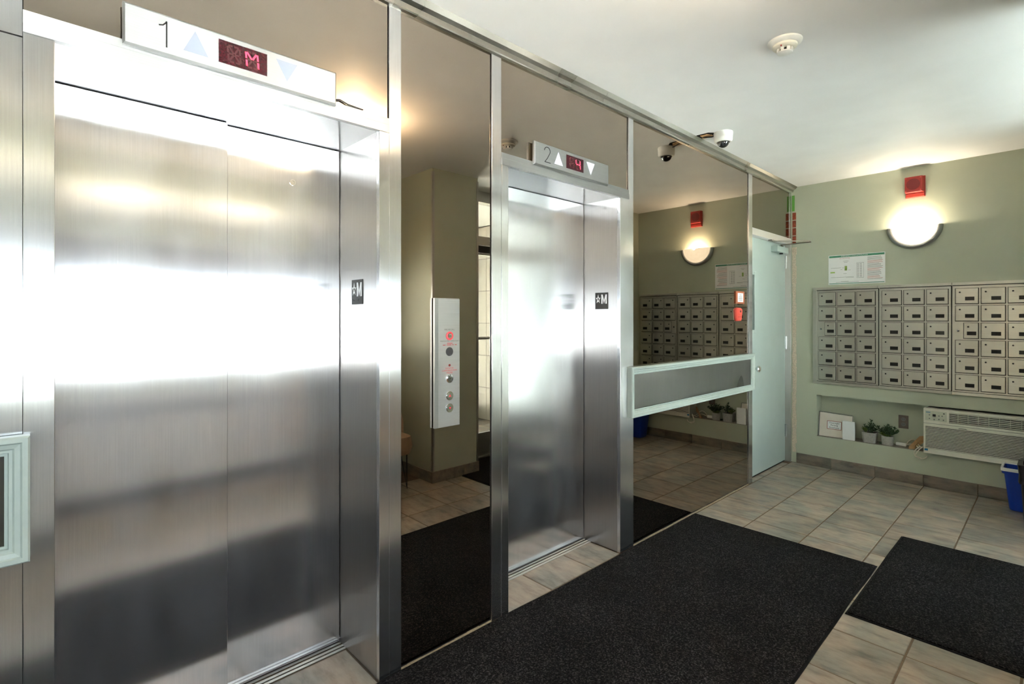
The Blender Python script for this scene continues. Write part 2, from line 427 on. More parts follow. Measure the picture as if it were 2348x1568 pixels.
for x0, x1 in ((-3.0, 2.373), (2.3745, XB - 0.002)):
    mb = MB(Fr((0, 0, 0), (0, 1, 0), (0, 0, 1), (1, 0, 0))); mb.prism(rail, x0, x1)
    mb.build('top_rail', 'rail', wall_left)
for x0, x1, o in ((1.082, 1.554, 0), (2.698, 4.400, 0.2)):            # sealant bead under the mirrors
    mb = MB(); n = 14
    for k in range(n):
        a = x0 + (x1 - x0) * k / n; c = x0 + (x1 - x0) * (k + 1) / n
        hh = 0.002 + 0.004 * random.random()
        mb.box(a, c, -0.006 - 0.003 * random.random(), 0.004, 0.0, hh)
    mb.build('sealant_bead', 'ledge', wall_left, kind='stuff')

# ---- mailbox wall with niche
NY0, NY1, NZ0, NZ1, NX = -0.223, -1.70, 0.284, 0.668, 5.555
mb = MB()
mb.box(XB, NX, NY0, 0.0, 0, CEIL); mb.box(XB, NX, -1.9, NY1, 0, CEIL)
mb.box(XB, NX, NY1, NY0, NZ1, CEIL); mb.box(XB, NX, NY1, NY0, 0, NZ0); mb.box(NX, NX + 0.05, -1.9, 0.0, 0, CEIL)
wall_back = struct(mb.build('wall_back', 'green'))
MB().box(XB + 0.002, NX, NY1 + 0.002, NY0 - 0.002, NZ0, NZ0 + 0.004).build('niche_shelf', 'niche_tile', wall_back)
# rough edge where the elevator wall ends
fb = onback(XB, 0, 0)
zz = 0.10
mb = MB(fb); random.seed(3)
while zz < 2.07:
    h = 0.03 + 0.03 * random.random()
    mb.box(0.012 + 0.006 * random.random(), 0.042 + 0.012 * random.random(), zz, min(2.07, zz + h), -0.002, 0.004 + 0.003 * random.random()); zz += h
mb.build('plaster_edge', 'plaster', wall_back, kind='stuff')
zz = 2.10
while zz < 2.40:
    h = 0.07 + 0.02 * random.random()
    MB(fb).box(0.016, 0.046, zz, zz + h - 0.008, -0.002, 0.006).build('brick', 'brick', wall_back); zz += h
MB(fb).box(0.012, 0.034, 2.42, 2.57, -0.002, 0.007).build('tape_strip', 'greentape', wall_back)

# ---- right-hand return wall, column, window wall, left end wall
struct(MB().box(5.15, 5.56, -2.2, -1.71, 0, CEIL).build('wall_right', 'green'))
column = struct(MB().box(2.50, 2.99, -2.55, -1.83, 0, CEIL).build('column', 'green'))
for x, y in ((2.50, -1.83), (2.99, -1.83)):
    sx = 1 if x < 2.7 else -1
    MB().prism([(x - 0.005 * sx, y + 0.005), (x + 0.016 * sx, y + 0.005), (x + 0.016 * sx, y), (x, y), (x, y - 0.016), (x - 0.005 * sx, y - 0.016)], 0.10, 2.62).build('corner_guard', 'alu', column)
mb = MB()
xx = -3.0
for a, b in WINS:
    mb.box(xx, a, -2.70, -2.55, 0, CEIL); mb.box(a, b, -2.70, -2.55, 0, WZ0); mb.box(a, b, -2.70, -2.55, WZ1, CEIL); xx = b
mb.box(xx, 2.99, -2.70, -2.55, 0, CEIL)
wall_front = struct(mb.build('wall_front', 'green'))
struct(MB().box(-3.1, -3.0, -2.7, 0.36, 0, CEIL).build('wall_end', 'green'))
for i, (a, b) in enumerate(WINS):
    w = MB(); t = 0.045
    w.box(a, a + t, -2.66, -2.60, WZ0, WZ1); w.box(b - t, b, -2.66, -2.60, WZ0, WZ1)
    w.box(a + t, b - t, -2.66, -2.60, WZ0, WZ0 + t); w.box(a + t, b - t, -2.66, -2.60, WZ1 - t, WZ1)
    mid = (a + b) / 2; w.box(mid - 0.02, mid + 0.02, -2.655, -2.605, WZ0 + t, WZ1 - t)
    wo = struct(w.build('window_%d' % (i + 1), 'alu'))
    MB().box(a + t, mid - 0.02, -2.634, -2.628, WZ0 + t, WZ1 - t).build('pane', 'glass', wo)
    MB().box(mid + 0.02, b - t, -2.634, -2.628, WZ0 + t, WZ1 - t).build('pane', 'glass', wo)
    MB().box(a + 0.01, b - 0.01, -2.585, -2.580, 1.70, WZ1 - 0.01).build('roller_blind', 'blind', wo)
    MB().box(a - 0.02, b + 0.02, -2.60, -2.50, WZ0 - 0.03, WZ0).build('window_sill', 'white', wo)

def baseboard(name, fr, u0, u1, cuts, h=0.096):
    base = struct(MB(fr).box(u0, u1, 0, h - 0.004, 0.0, 0.003).build(name, 'grout'))
    c = [u0] + [x for x in cuts if u0 + 0.02 < x < u1 - 0.02] + [u1]
    for k in range(len(c) - 1):
        MB(fr).tbox(c[k] + 0.002, c[k + 1] - 0.002, 0.001, h, 0.003, 0.011, 0.0015).build('tile', 'basetile', base)
    return base
baseboard('baseboard_back', onback(XB, 0, 0), 0.05, 1.71, [-y for y in ys])
baseboard('baseboard_right', Fr((5.15, -1.71, 0), (1, 0, 0), (0, 0, 1), (0, 1, 0)), 0.0, 0.25, [0.16])
baseboard('baseboard_column', Fr((0, -1.83, 0), (1, 0, 0), (0, 0, 1), (0, 1, 0)), 2.489, 3.001, [2.83])
baseboard('baseboard_column_side', Fr((2.50, 0, 0), (0, 1, 0), (0, 0, 1), (-1, 0, 0)), -2.55, -1.83, [-2.2])
baseboard('baseboard_front', Fr((0, -2.55, 0), (1, 0, 0), (0, 0, 1), (0, 1, 0)), -3.0, 2.489, xs)

# ---- painted metal door at the end of the elevator wall
FL = onleft()
DY = 0.045
door1 = MB(Fr((0, DY, 0), (1, 0, 0), (0, 0, 1), (0, -1, 0)))
lu0, lu1, lz0, lz1 = 4.535, 4.634, 1.285, 1.765
door1.box(4.478, lu0, 0.012, 2.092, -0.044, 0); door1.box(lu1, 5.385, 0.012, 2.092, -0.044, 0)
door1.box(lu0, lu1, 0.012, lz0, -0.044, 0); door1.box(lu0, lu1, lz1, 2.092, -0.044, 0)
door1 = struct(door1.build('door_1', 'mint_door'))
fd = Fr((0, DY, 0), (1, 0, 0), (0, 0, 1), (0, -1, 0))
mb = MB(fd)
mb.box(lu0 - 0.03, lu0, lz0 - 0.03, lz1 + 0.03, 0, 0.008); mb.box(lu1, lu1 + 0.045, lz0 - 0.03, lz1 + 0.03, 0, 0.008)
mb.box(lu0, lu1, lz0 - 0.03, lz0, 0, 0.008); mb.box(lu0, lu1, lz1, lz1 + 0.03, 0, 0.008)
mb.build('window_trim', 'mint_door', door1, bevel=0.003)
MB(fd).box(lu0, lu1, lz0, lz1, -0.03, -0.022).build('pane', 'black', door1)
kn = MB(fd).lathe([(0.028, 0), (0.028, 0.006), (0.012, 0.012), (0.012, 0.035), (0.026, 0.045), (0.028, 0.060), (0.018, 0.070), (0.004, 0.072)], 4.60, 0.95, 20).build('door_knob', 'chrome', door1, True)
for zc in (1.93, 1.15, 0.30):
    MB(fd).box(5.375, 5.392, zc - 0.06, zc + 0.06, -0.004, 0.003).build('hinge', 'hinge', door1)
    MB().tube([(5.389, DY - 0.009, zc - 0.062), (5.389, DY - 0.009, zc + 0.062)], 0.010, 10).build('hinge', 'hinge', door1, True)
cl = MB().box(5.03, 5.31, -0.012, DY, 2.002, 2.056).build('door_closer', 'mint_door', door1, bevel=0.003)
MB().tube([(5.20, 0.015, 2.002), (5.20, 0.015, 1.990)], 0.016, 14).build('spindle_cap', 'black', cl, True)
MB().box(5.185, 5.215, 0.0, 0.03, 2.056, 2.072).build('spindle', 'bronze_bar', cl)
mb = MB(); 
def flatbar(mb, p, q, w, h):
    p, q = Vector(p), Vector(q); t = (q - p).normalized(); s_ = Vector((-t.y, t.x, 0)) * w / 2; u = Vector((0, 0, h / 2))
    P = [p - s_ - u, p + s_ - u, p + s_ + u, p - s_ + u, q - s_ - u, q + s_ - u, q + s_ + u, q - s_ + u]
    mb.add([tuple(x) for x in P], [(0, 1, 2, 3), (4, 7, 6, 5), (0, 4, 5, 1), (1, 5, 6, 2), (2, 6, 7, 3), (3, 7, 4, 0)])
flatbar(mb, (5.19, 0.015, 2.076), (5.215, -0.235, 2.082), 0.022, 0.008)
mb.build('closer_arm', 'bronze_bar', cl)
mb = MB(); flatbar(mb, (5.215, -0.225, 2.091), (4.97, 0.01, 2.091), 0.016, 0.008); mb.build('closer_arm', 'bronze_bar', cl)
mb = MB(); flatbar(mb, (4.91, 0.01, 2.094), (5.05, 0.012, 2.094), 0.03, 0.008); mb.build('closer_bracket', 'bronze_bar', cl)
mb = MB(); mb.box(5.388, XB, -0.004, 0.06, 0, 2.098); mb.box(4.474, XB, -0.004, 0.09, 2.098, 2.156); mb.box(4.470, 4.478, 0.008, 0.09, 0, 2.098)
mb.box(5.382, 5.392, 0.046, 0.09, 0, 2.098)
mb.build('door_frame', 'steel_dull', door1)
MB().box(4.478, 5.39, 0.05, 0.10, 0.0, 0.008).build('threshold', 'gap_shade', door1)

# ---- glazed entrance and vestibule
EY, EX0, EX1 = -2.20, 2.992, 4.60
struct(MB().box(EX1, 5.56, -2.30, EY, 0, CEIL).build('wall_entrance', 'green'))
baseboard('baseboard_entrance', Fr((0, EY, 0), (1, 0, 0), (0, 0, 1), (0, 1, 0)), EX1, 5.15, xs)
ent = MB()
ent.box(EX0, 3.045, EY - 0.06, EY + 0.04, 0, CEIL - 0.002); ent.box(EX1 - 0.05, EX1 - 0.001, EY - 0.06, EY + 0.04, 0, CEIL - 0.002)
ent.box(3.045, EX1 - 0.05, EY - 0.06, EY + 0.04, 2.54, CEIL - 0.002); ent.box(3.045, EX1 - 0.05, EY - 0.06, EY + 0.04, 2.12, 2.20)
door2 = struct(ent.build('door_2', 'alu'))
MB().box(3.045, EX1 - 0.05, EY - 0.013, EY - 0.007, 2.20, 2.54).build('pane', 'glass', door2)
a, b_ = 3.05, EX1 - 0.055
lf = MB(); lf.box(a, a + 0.07, EY - 0.03, EY + 0.015, 0.012, 2.115); lf.box(b_ - 0.07, b_, EY - 0.03, EY + 0.015, 0.012, 2.115)
lf.box(a + 0.07, b_ - 0.07, EY - 0.03, EY + 0.015, 0.012, 0.24); lf.box(a + 0.07, b_ - 0.07, EY - 0.03, EY + 0.015, 2.02, 2.115)
leafd = lf.build('door_leaf', 'alu', door2)
MB().box(a + 0.07, b_ - 0.07, EY - 0.011, EY - 0.005, 0.24, 2.02).build('pane', 'glass', leafd)
MB().tube([(a + 0.03, EY + 0.05, 1.19), (b_ - 0.03, EY + 0.05, 1.19)], 0.014, 12).build('push_bar', 'chrome', leafd, True)
MB().box(3.10, 3.45, EY + 0.015, EY + 0.08, 2.03, 2.10).build('door_closer', 'black', leafd, bevel=0.004)
MB().box(EX0, EX1 - 0.001, EY - 0.07, EY + 0.05, 0.0, 0.012).build('threshold', 'alu', door2)
vest = MB(); vest.box(2.85, 2.985, -4.0, -2.70, 0, CEIL); vest.box(EX1 + 0.005, EX1 + 0.15, -4.0, -2.30, 0, CEIL)
vest = struct(vest.build('wall_vestibule', 'grout'))
for x0, x1, ya in ((2.985, 2.992, -2.72), (EX1 - 0.002, EX1 + 0.005, -2.30)):
    for zi in range(6):
        for yi in range(4):
            y1 = ya - yi * 0.43; y0 = max(-3.84, y1 - 0.43)
            if y1 - y0 < 0.05: continue
            MB().box(x0, x1, y0 + 0.003, y1 - 0.003, zi * 0.44 + 0.003, min(CEIL, zi * 0.44 + 0.44) - 0.003).build('marble_slab', 'marble', vest)
ow = MB(); ow.box(EX0, EX1, -3.90, -3.84, 2.55, CEIL); ow.box(EX0, 3.04, -3.90, -3.84, 0, 2.55); ow.box(EX1 - 0.05, EX1, -3.90, -3.84, 0, 2.55)
ow.box(3.04, EX1 - 0.05, -3.90, -3.84, 0, 0.15); ow.box(3.04, EX1 - 0.05, -3.90, -3.84, 2.05, 2.12)
win4 = struct(ow.build('window_4', 'alu'))
for z0, z1 in ((0.15, 2.05), (2.12, 2.55)):
    MB().box(3.04, EX1 - 0.05, -3.874, -3.868, z0, z1).build('pane', 'glass', win4)
struct(MB().box(-30, 40, -60, -4.01, -0.2, -0.10).build('ground_outside', 'asphalt'))
struct(MB().box(-8, 2.85, -4.01, -2.70, -0.2, -0.10).build('ground_outside', 'asphalt'))

# ================================================================ ELEVATORS
def elevator(x0, x1, ja, jb, depth, seam, label, fx):
    e = thing('elevator_entrance', ((x0 + x1) / 2, 0, 0), label, 'elevator', 'elevators in the mirrored wall')
    HT = 2.10
    # left jamb: face + reveal, right jamb the same
    for (a, b, s_) in ((x0, ja, -1), (jb, x1, 1)):
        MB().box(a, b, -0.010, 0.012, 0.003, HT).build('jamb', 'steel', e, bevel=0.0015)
        MB().box(a, b, 0.012, depth + 0.03, 0.003, HT).build('jamb_return', 'steel_return_shaded', e)
    h = MB(Fr((0, 0, 0), (0, 1, 0), (0, 0, 1), (1, 0, 0)))
    h.prism([(0.007, HT), (-0.014, HT), (-0.014, HT + 0.030), (-0.011, HT + 0.032), (-0.011, HT + 0.056), (0.007, HT + 0.056)], x0, x1)
    h.build('header', 'ind_face', e)
    MB().box(ja, jb, 0.007, depth + 0.03, HT, HT + 0.02).build('soffit', 'steel_soffit_shaded', e)
    if seam:
        MB().box(ja, seam, depth - 0.030, depth - 0.006, 0.012, HT - 0.003).build('door_panel', 'steel_door', e, bevel=0.0015)
        MB().box(seam + 0.002, jb - 0.003, depth, depth + 0.024, 0.012, HT - 0.003).build('door_panel', 'steel_door', e, bevel=0.0015)
    else:
        MB().box(ja, jb - 0.004, depth, depth + 0.024, 0.012, HT - 0.003).build('door_panel', 'steel_door', e, bevel=0.0015)
    s = MB(); y = depth - 0.055
    MB().box(ja, jb, y - 0.002, depth + 0.03, -0.02, -0.004).build('sill_gap', 'gap_shade', e)
    for (w0, w1, zt) in ((0, 0.014, 0.002), (0.020, 0.034, 0.003), (0.044, 0.058, 0.003), (0.066, 0.084, 0.003)):
        s.box(ja, jb, y + w0, y + w1, -0.018, zt)
    s.build('sill', 'steel_dull', e)
    return e
elevator(0.0, 1.028, 0.060, 0.985, 0.325, 0.542, 'wide brushed steel elevator entrance under the number 1 indicator, nearest the camera', 0)
elevator(1.614, 2.645, 1.657, 2.558, 0.262, None, 'brushed steel elevator entrance under the number 2 indicator, between the two tall mirrors', 1)

# ---- floor indicators
def seg_rects(w, h, t):
    """segments of a 16-bar character as quads in (u, v)"""
    S = {}
    def bar(p, q):
        p, q = Vector(p), Vector(q); d = (q - p).normalized(); n = Vector((-d.y, d.x)) * t / 2; p = p + d * t * 0.45; q = q - d * t * 0.45
        return [tuple(p - n), tuple(q - n), tuple(q + n), tuple(p + n)]
    S['ul'] = bar((0, h / 2), (0, h)); S['ll'] = bar((0, 0), (0, h / 2)); S['ur'] = bar((w, h / 2), (w, h)); S['lr'] = bar((w, 0), (w, h / 2))
    S['ml'] = bar((0, h / 2), (w / 2, h / 2)); S['mr'] = bar((w / 2, h / 2), (w, h / 2))
    S['tl'] = bar((0, h), (w / 2, h)); S['tr'] = bar((w / 2, h), (w, h)); S['bl'] = bar((0, 0), (w / 2, 0)); S['br'] = bar((w / 2, 0), (w, 0))
    S['d1'] = bar((0.002, h), (w / 2, h / 2)); S['d2'] = bar((w - 0.002, h), (w / 2, h / 2)); S['d3'] = bar((0, 0), (w / 2, h / 2)); S['d4'] = bar((w, 0), (w / 2, h / 2))
    return S
def stroke(mb, pts, t, w0, w1):
    """flat ribbon along 2-D points"""
    P = [Vector(p) for p in pts]; L = []; R = []
    for i, p in enumerate(P):
        d = (P[min(i + 1, len(P) - 1)] - P[max(i - 1, 0)]).normalized(); n = Vector((-d.y, d.x)) * t / 2
        L.append(tuple(p + n)); R.append(tuple(p - n))
    for i in range(len(P) - 1):
        mb.prism([R[i], R[i + 1], L[i + 1], L[i]], w0, w1)
def indicator(x0, label, num, lit, x1, dim=False):
    W = 0.032
    fr = onleft(x0, 0, 2.138)
    t = thing('floor_indicator', (x0 + 0.304, 0, 2.138), label, 'indicator', 'floor indicators above the elevators')
    L = x1 - x0; H = 0.116
    mb = MB(fr)
    mb.loft([[(0, 0, 0.015), (L, 0, 0.015), (L, H, 0.015), (0, H, 0.015)], [(0, 0, W - 0.006), (L, 0, W - 0.006), (L, H, W - 0.006), (0, H, W - 0.006)], [(0.005, 0.006, W), (L - 0.005, 0.006, W), (L - 0.005, H - 0.006, W), (0.005, H - 0.006, W)]])
    mb.build('cover', 'ind_face', t)
    MB(fr).box(0.004, L - 0.004, 0.004, H - 0.004, 0.012, 0.015).build('mounting_box', 'offwhite', t)
    e = W + 0.0005
    nm = MB(fr)
    if num == 1: stroke(nm, [(0.082, 0.080), (0.092, 0.083), (0.0995, 0.092), (0.1005, 0.096)], 0.0035, W, W + 0.001); nm.box(0.0990, 0.1025, 0.022, 0.096, W, W + 0.001)
    else:
        pts = [(0.089 + 0.021 * math.cos(a), 0.082 + 0.019 * math.sin(a)) for a in [math.pi * (1.0 - k / 10 * 1.2) for k in range(11)]]
        pts += [(0.089, 0.045), (0.071, 0.026)]
        stroke(nm, pts, 0.0035, W, W + 0.001); stroke(nm, [(0.0695, 0.0255), (0.113, 0.0255)], 0.0035, W, W + 0.001)
    nm.build('numeral', 'blackprint', t)
    am = 'arrow' if not dim else 'arrow_dim'
    MB(fr).prism([(0.142, 0.030), (0.206, 0.030), (0.172, 0.095)], W - 0.001, W + 0.0008).build('up_arrow', am, t)
    MB(fr).prism([(0.402, 0.094), (0.470, 0.094), (0.437, 0.030)], W - 0.001, W + 0.0008).build('down_arrow', am, t)
    d = MB(fr).box(0.234, 0.374, 0.027, 0.097, W - 0.002, W + 0.001).build('display', 'display', t)
    w, h = 0.034, 0.048
    S = seg_rects(w, h, 0.0052)
    for cx, on in ((0.262, ()), (0.314, lit)):
        for k, q in S.items():
            MB(fr).prism([(cx + a - 0.08 * b, 0.038 + b) for a, b in q], W + 0.001, W + 0.0016).build('segment', 'led' if k in on else 'led_dim', d)
    return t
M['arrow_dim'] = emit('unlit_arrow_lens', srgb(178, 186, 204), 0.03)
indicator(0.198, 'long steel floor indicator reading red M beside the number 1', 1, ('ul', 'll', 'ur', 'lr', 'd1', 'd2'), 0.806, dim=True)
indicator(1.812, 'long steel floor indicator reading red 4 beside the number 2', 2, ('ul', 'ml', 'mr', 'ur', 'lr'), 2.414)
# loose black wire lying on the ledge by the first indicator
tag(MB().tube([(0.80, -0.012, 2.163), (0.83, -0.006, 2.172), (0.86, -0.008, 2.163), (0.92, -0.006, 2.161)], 0.003, 6).build('loose_wire', 'black', None, True), 'thin black loose wire on the header ledge at the end of the number 1 indicator', 'wire')

# ---- floor signs on the right jambs
def floor_sign(x, yc, label, braille):
    fr = Fr((x, yc, 1.492), (0, -1, 0), (0, 0, 1), (-1, 0, 0))
    t = thing('floor_sign', (x, yc, 1.44), label, 'sign', 'star M floor signs on the elevator jambs')
    MB(fr).box(-0.047, 0.047, -0.05, 0.05, 0, 0.003).build('plate', 'signgrey', t, bevel=0.001)
    st = MB(fr)
    R, r_ = 0.021, 0.0088; cx, cy = -0.024, 0.010
    P = [((R if k % 2 == 0 else r_) * math.cos(math.pi / 2 + k * math.pi / 5) * 0.88 + cx, (R if k % 2 == 0 else r_) * math.sin(math.pi / 2 + k * math.pi / 5) * 1.35 + cy) for k in range(10)]
    Q = [((p[0] - cx) * 0.50 + cx, (p[1] - cy) * 0.50 + cy) for p in P]
    for k in range(10):
        j = (k + 1) % 10
        st.prism([P[k], P[j], Q[j], Q[k]], 0.003, 0.0042)
    st.build('star', 'signwhite', t)
    mm = MB(fr); a0, b0, h, w, th = 0.000, -0.018, 0.056, 0.040, 0.009
    mm.prism([(a0, b0), (a0 + th, b0), (a0 + th, b0 + h * 0.66), (a0 + w / 2, b0), (a0 + w - th, b0 + h * 0.66), (a0 + w - th, b0), (a0 + w, b0), (a0 + w, b0 + h), (a0 + w - th, b0 + h), (a0 + w / 2, b0 + h * 0.36), (a0 + th, b0 + h), (a0, b0 + h)], 0.003, 0.0042)
    mm.build('letter', 'signwhite', t)
    if braille:
        for cx_, cy_ in ((-0.036, -0.029), (-0.030, -0.033), (-0.024, -0.034), (0.010, -0.034), (0.014, -0.029)):
            MB(fr).lathe([(0.0022, 0.003), (0.0014, 0.0042)], cx_, cy_, 8).build('braille_dot', 'black', t)
    return t
floor_sign(0.985, 0.165, 'dark star M floor sign with braille dots on the number 1 elevator jamb', True)
floor_sign(2.558, 0.125, 'dark star M floor sign without braille on the number 2 elevator jamb', False)
# peephole keyway in the first door
tag(MB(onleft(0.786, 0.325, 1.93)).lathe([(0.012, 0), (0.012, 0.002), (0.007, 0.002), (0.0065, 0.0005)], 0, 0, 16).build('keyway', 'chrome', None, True), 'tiny round release keyway near the top of the number 1 elevator door', 'keyhole')

# ---- call station
fr = onleft(1.2965, 0, 0)
cs = thing('call_station', (1.2965, 0, 0.93), 'tall silver elevator call station with two buttons mounted on the mirror', 'call panel')
W = 0.030
mb = MB(fr); a, z0, z1 = 0.0625, 0.930, 1.470
mb.loft([[(-a, z0, 0.006), (a, z0, 0.006), (a, z1, 0.006), (-a, z1, 0.006)], [(-a, z0, 0.018), (a, z0, 0.018), (a, z1, 0.018), (-a, z1, 0.018)], [(-a + 0.009, z0 + 0.004, W), (a - 0.006, z0 + 0.004, W), (a - 0.006, z1 - 0.004, W), (-a + 0.009, z1 - 0.004, W)]])
mb.build('face_plate', 'call_face', cs)
MB(fr).box(-a + 0.003, a - 0.003, z0 + 0.003, z1 - 0.003, 0.0, 0.006).build('back_box', 'black', cs)
cz = 0.003
def ring(z, r0, r1, mat, name): return MB(fr).lathe([(r0, W), (r0, W + 0.003), (r1, W + 0.004), (r1, W)], cz, z, 24).build(name, mat, cs, True)
def keyhole(par, z):
    MB(fr).lathe([(0.0095, W + 0.003), (0.0095, W + 0.006), (0.001, W + 0.006)], cz, z, 18).build('key_cylinder', 'chrome', par, True)
    MB(fr).box(cz - 0.006, cz + 0.006, z - 0.0012, z + 0.0012, W + 0.006, W + 0.0065).build('key_slot', 'black', par)
k1 = ring(1.312, 0.018, 0.0115, 'redring', 'key_switch'); keyhole(k1, 1.312)
MB(fr).lathe([(0.0185, W), (0.0185, W + 0.0012), (0.001, W + 0.0012)], cz, 1.246, 24).build('indicator_lens', 'signgrey', cs, True)
MB(fr).lathe([(0.005, W), (0.005, W + 0.002), (0.001, W + 0.002)], cz, 1.189, 14).build('failure_lamp', 'darkred', cs, True)
k2 = ring(1.133, 0.018, 0.0115, 'chrome', 'key_switch'); keyhole(k2, 1.133)
for z, s_ in ((1.061, 1), (1.010, -1)):
    b_ = MB(fr).lathe([(0.019, W), (0.019, W + 0.002), (0.0165, W + 0.002), (0.0165, W + 0.0005), (0.0155, W + 0.0005), (0.0155, W + 0.004), (0.001, W + 0.0045)], cz, z, 24).build('call_button', 'chrome', cs, True)
    MB(fr).prism([(cz - 0.006, z - 0.005 * s_), (cz, z - 0.003 * s_), (cz + 0.006, z - 0.005 * s_), (cz, z + 0.007 * s_)], W + 0.0045, W + 0.0052).build('arrow', 'redring', b_)
def label(z, s_, size, mat): text(Fr((1.2965 + cz, 0, z), (1, 0, 0), (0, 0, 1), (0, -1, 0)), s_, size, 'lettering', mat, cs, depth=W + 0.0004)
label(1.338, 'FIRE RECALL', 0.0095, 'grey_print'); label(1.290, "FIREFIGHTERS' OPERATION", 0.0078, 'grey_print')
label(1.167 + 0.0095, 'ELEVATOR', 0.0085, 'redring'); label(1.167, 'COMMUNICATIONS', 0.0085, 'redring'); label(1.167 - 0.0095, 'FAILURE', 0.0085, 'redring')
mb = MB(fr)
for u0, u1, z in ((-0.012, 0.016, 1.281), (-0.034, -0.020, 1.274), (-0.014, 0.010, 1.274), (0.014, 0.022, 1.274), (0.028, 0.038, 1.274)): mb.box(u0 + cz, u1 + cz, z - 0.0012, z + 0.0012, W, W + 0.0004)
mb.build('print_lines', 'redring', cs)

# ---- mint framed panels standing off the wall
def bumper(x0, x1, z0, z1, label):
    t = thing('framed_panel', ((x0 + x1) / 2, 0, z0), label, 'panel', 'mint framed steel panels on the elevator wall')
    fr = onleft(0, 0, 0)
    prof = [(0.0, 0.0085), (0.0, 0.040), (0.004, 0.045), (0.014, 0.045), (0.018, 0.040), (0.028, 0.038), (0.032, 0.033), (0.038, 0.033), (0.040, 0.026), (0.046, 0.026), (0.046, 0.0085)]
    rings = []
    for d, w in prof: rings.append([(x0 + d, z0 + d, w), (x1 - d, z0 + d, w), (x1 - d, z1 - d, w), (x0 + d, z1 - d, w)])
    mb = MB(fr); mb.loft(rings + [rings[0]], False, False); mb.build('frame', 'mint', t)
    MB(fr).box(x0 + 0.044, x1 - 0.044, z0 + 0.044, z1 - 0.044, 0.012, 0.022).build('inset_plate', 'steel_dark', t)
    return t
bumper(2.632, 4.449, 0.789, 1.092, 'long mint framed grey steel panel across the mirror beside the mint door')
bumper(-1.80, 0.013, 0.785, 1.096, 'mint framed steel panel cut off by the picture edge beside the number 1 elevator')

# ---- small boxes on the mirror
s = thing('notice_box', (4.225, 0, 1.505), 'small orange box with a white printed label on the mirror above the red cover', 'sign')
fr = onleft(4.229, 0, 1.554)
MB(fr).box(-0.080, 0.080, -0.051, 0.051, 0.001, 0.011).build('body', 'orange', s, bevel=0.003)
MB(fr).box(-0.052, 0.052, -0.036, 0.036, 0.011, 0.0115).build('paper', 'paper', s)
mb = MB(fr)
for v, l in ((0.020, 0.02), (0.006, 0.03), (-0.006, 0.036), (-0.020, 0.034)): mb.box(-l, l, v - 0.0022, v + 0.0022, 0.0115, 0.0119)
mb.build('print_lines', 'grey_print', s)
s = thing('alarm_cover', (4.19, 0, 1.36), 'coral red rounded plastic cover on the mirror just under the orange box', 'alarm')
fr = onleft(4.205, 0, 1.416)
def shield(sc, w): return [(u * sc, v * sc, w) for u, v in ((-0.052, -0.030), (-0.040, -0.052), (0.035, -0.052), (0.046, -0.030), (0.060, 0.030), (0.052, 0.048), (0.030, 0.056), (-0.035, 0.058), (-0.054, 0.048), (-0.060, 0.030))]
MB(fr).loft([shield(1.0, 0.001), shield(1.0, 0.008), shield(0.93, 0.014), shield(0.80, 0.016)]).build('body', 'coral', s, True)
MB(fr).box(0.004, 0.024, 0.018, 0.034, 0.0155, 0.017).build('key_slot', 'black', s)
MB(fr).box(-0.035, 0.035, -0.020, -0.016, 0.0155, 0.017).build('ridge', 'red', s)

# ================================================================ CEILING ITEMS
s = thing('smoke_detector', (2.525, -0.927, CEIL), 'round white smoke detector on the ceiling', 'smoke detector')
fr = onceil(2.525, -0.927)
MB(fr).lathe([(0.068, 0.0), (0.072, 0.003), (0.071, 0.010), (0.058, 0.020), (0.052, 0.021)], n=40).build('base', 'white', s, True)
MB(fr).lathe([(0.052, 0.020), (0.051, 0.030), (0.044, 0.036), (0.034, 0.038)], n=40).build('body', 'offwhite', s, True)
mb = MB(fr)
for k in range(8):
    a = 2 * math.pi * k / 8
    mb.prism([(r_ * math.cos(a + o), r_ * math.sin(a + o)) for r_, o in ((0.026, -0.2), (0.034, -0.2), (0.034, 0.2), (0.026, 0.2))], 0.037, 0.052)
mb.build('vent_ribs', 'white', s)
MB(fr).lathe([(0.022, 0.036), (0.022, 0.050)], n=24).build('core', 'black', s, True)
MB(fr).lathe([(0.032, 0.051), (0.032, 0.055), (0.024, 0.059), (0.002, 0.060)], n=32).build('cap', 'white', s, True)
MB(fr).lathe([(0.003, 0.034), (0.003, 0.039), (0.001, 0.040)], -0.046, 0.0, 8).build('status_lamp', 'red', s, True)

s = thing('dome_camera', (3.465, -0.215, CEIL), 'small white dome security camera on the ceiling by the mirror rail', 'camera')
fr = onceil(3.465, -0.215)
MB(fr).lathe([(0.061, 0.0), (0.062, 0.004), (0.060, 0.030), (0.0605, 0.031), (0.059, 0.055), (0.052, 0.066), (0.042, 0.068)], n=36).build('housing', 'white', s, True)
MB(fr).lathe([(0.043, 0.0675), (0.041, 0.0690), (0.039, 0.0690)], n=32).build('bezel', 'black', s, True)
m, nt, b = newmat('smoked_dome'); M['dome'] = m
p = pos(nt); n = noise(nt, p, 20, 1); r = ramp(nt, n.outputs['Fac'], [(0.3, (0.012, 0.012, 0.014, 1)), (0.7, (0.03, 0.03, 0.035, 1))])
nt.links.new(r.outputs[0], b.inputs['Base Color']); b.inputs['Roughness'].default_value = 0.05; b.inputs['Coat Weight'].default_value = 1.0
MB(fr).lathe([(0.038 * math.cos(a), 0.066 + 0.036 * math.sin(a)) for a in [k * math.pi / 2 / 7 for k in range(7)]] + [(0.001, 0.102)], n=32).build('dome', 'dome', s, True)
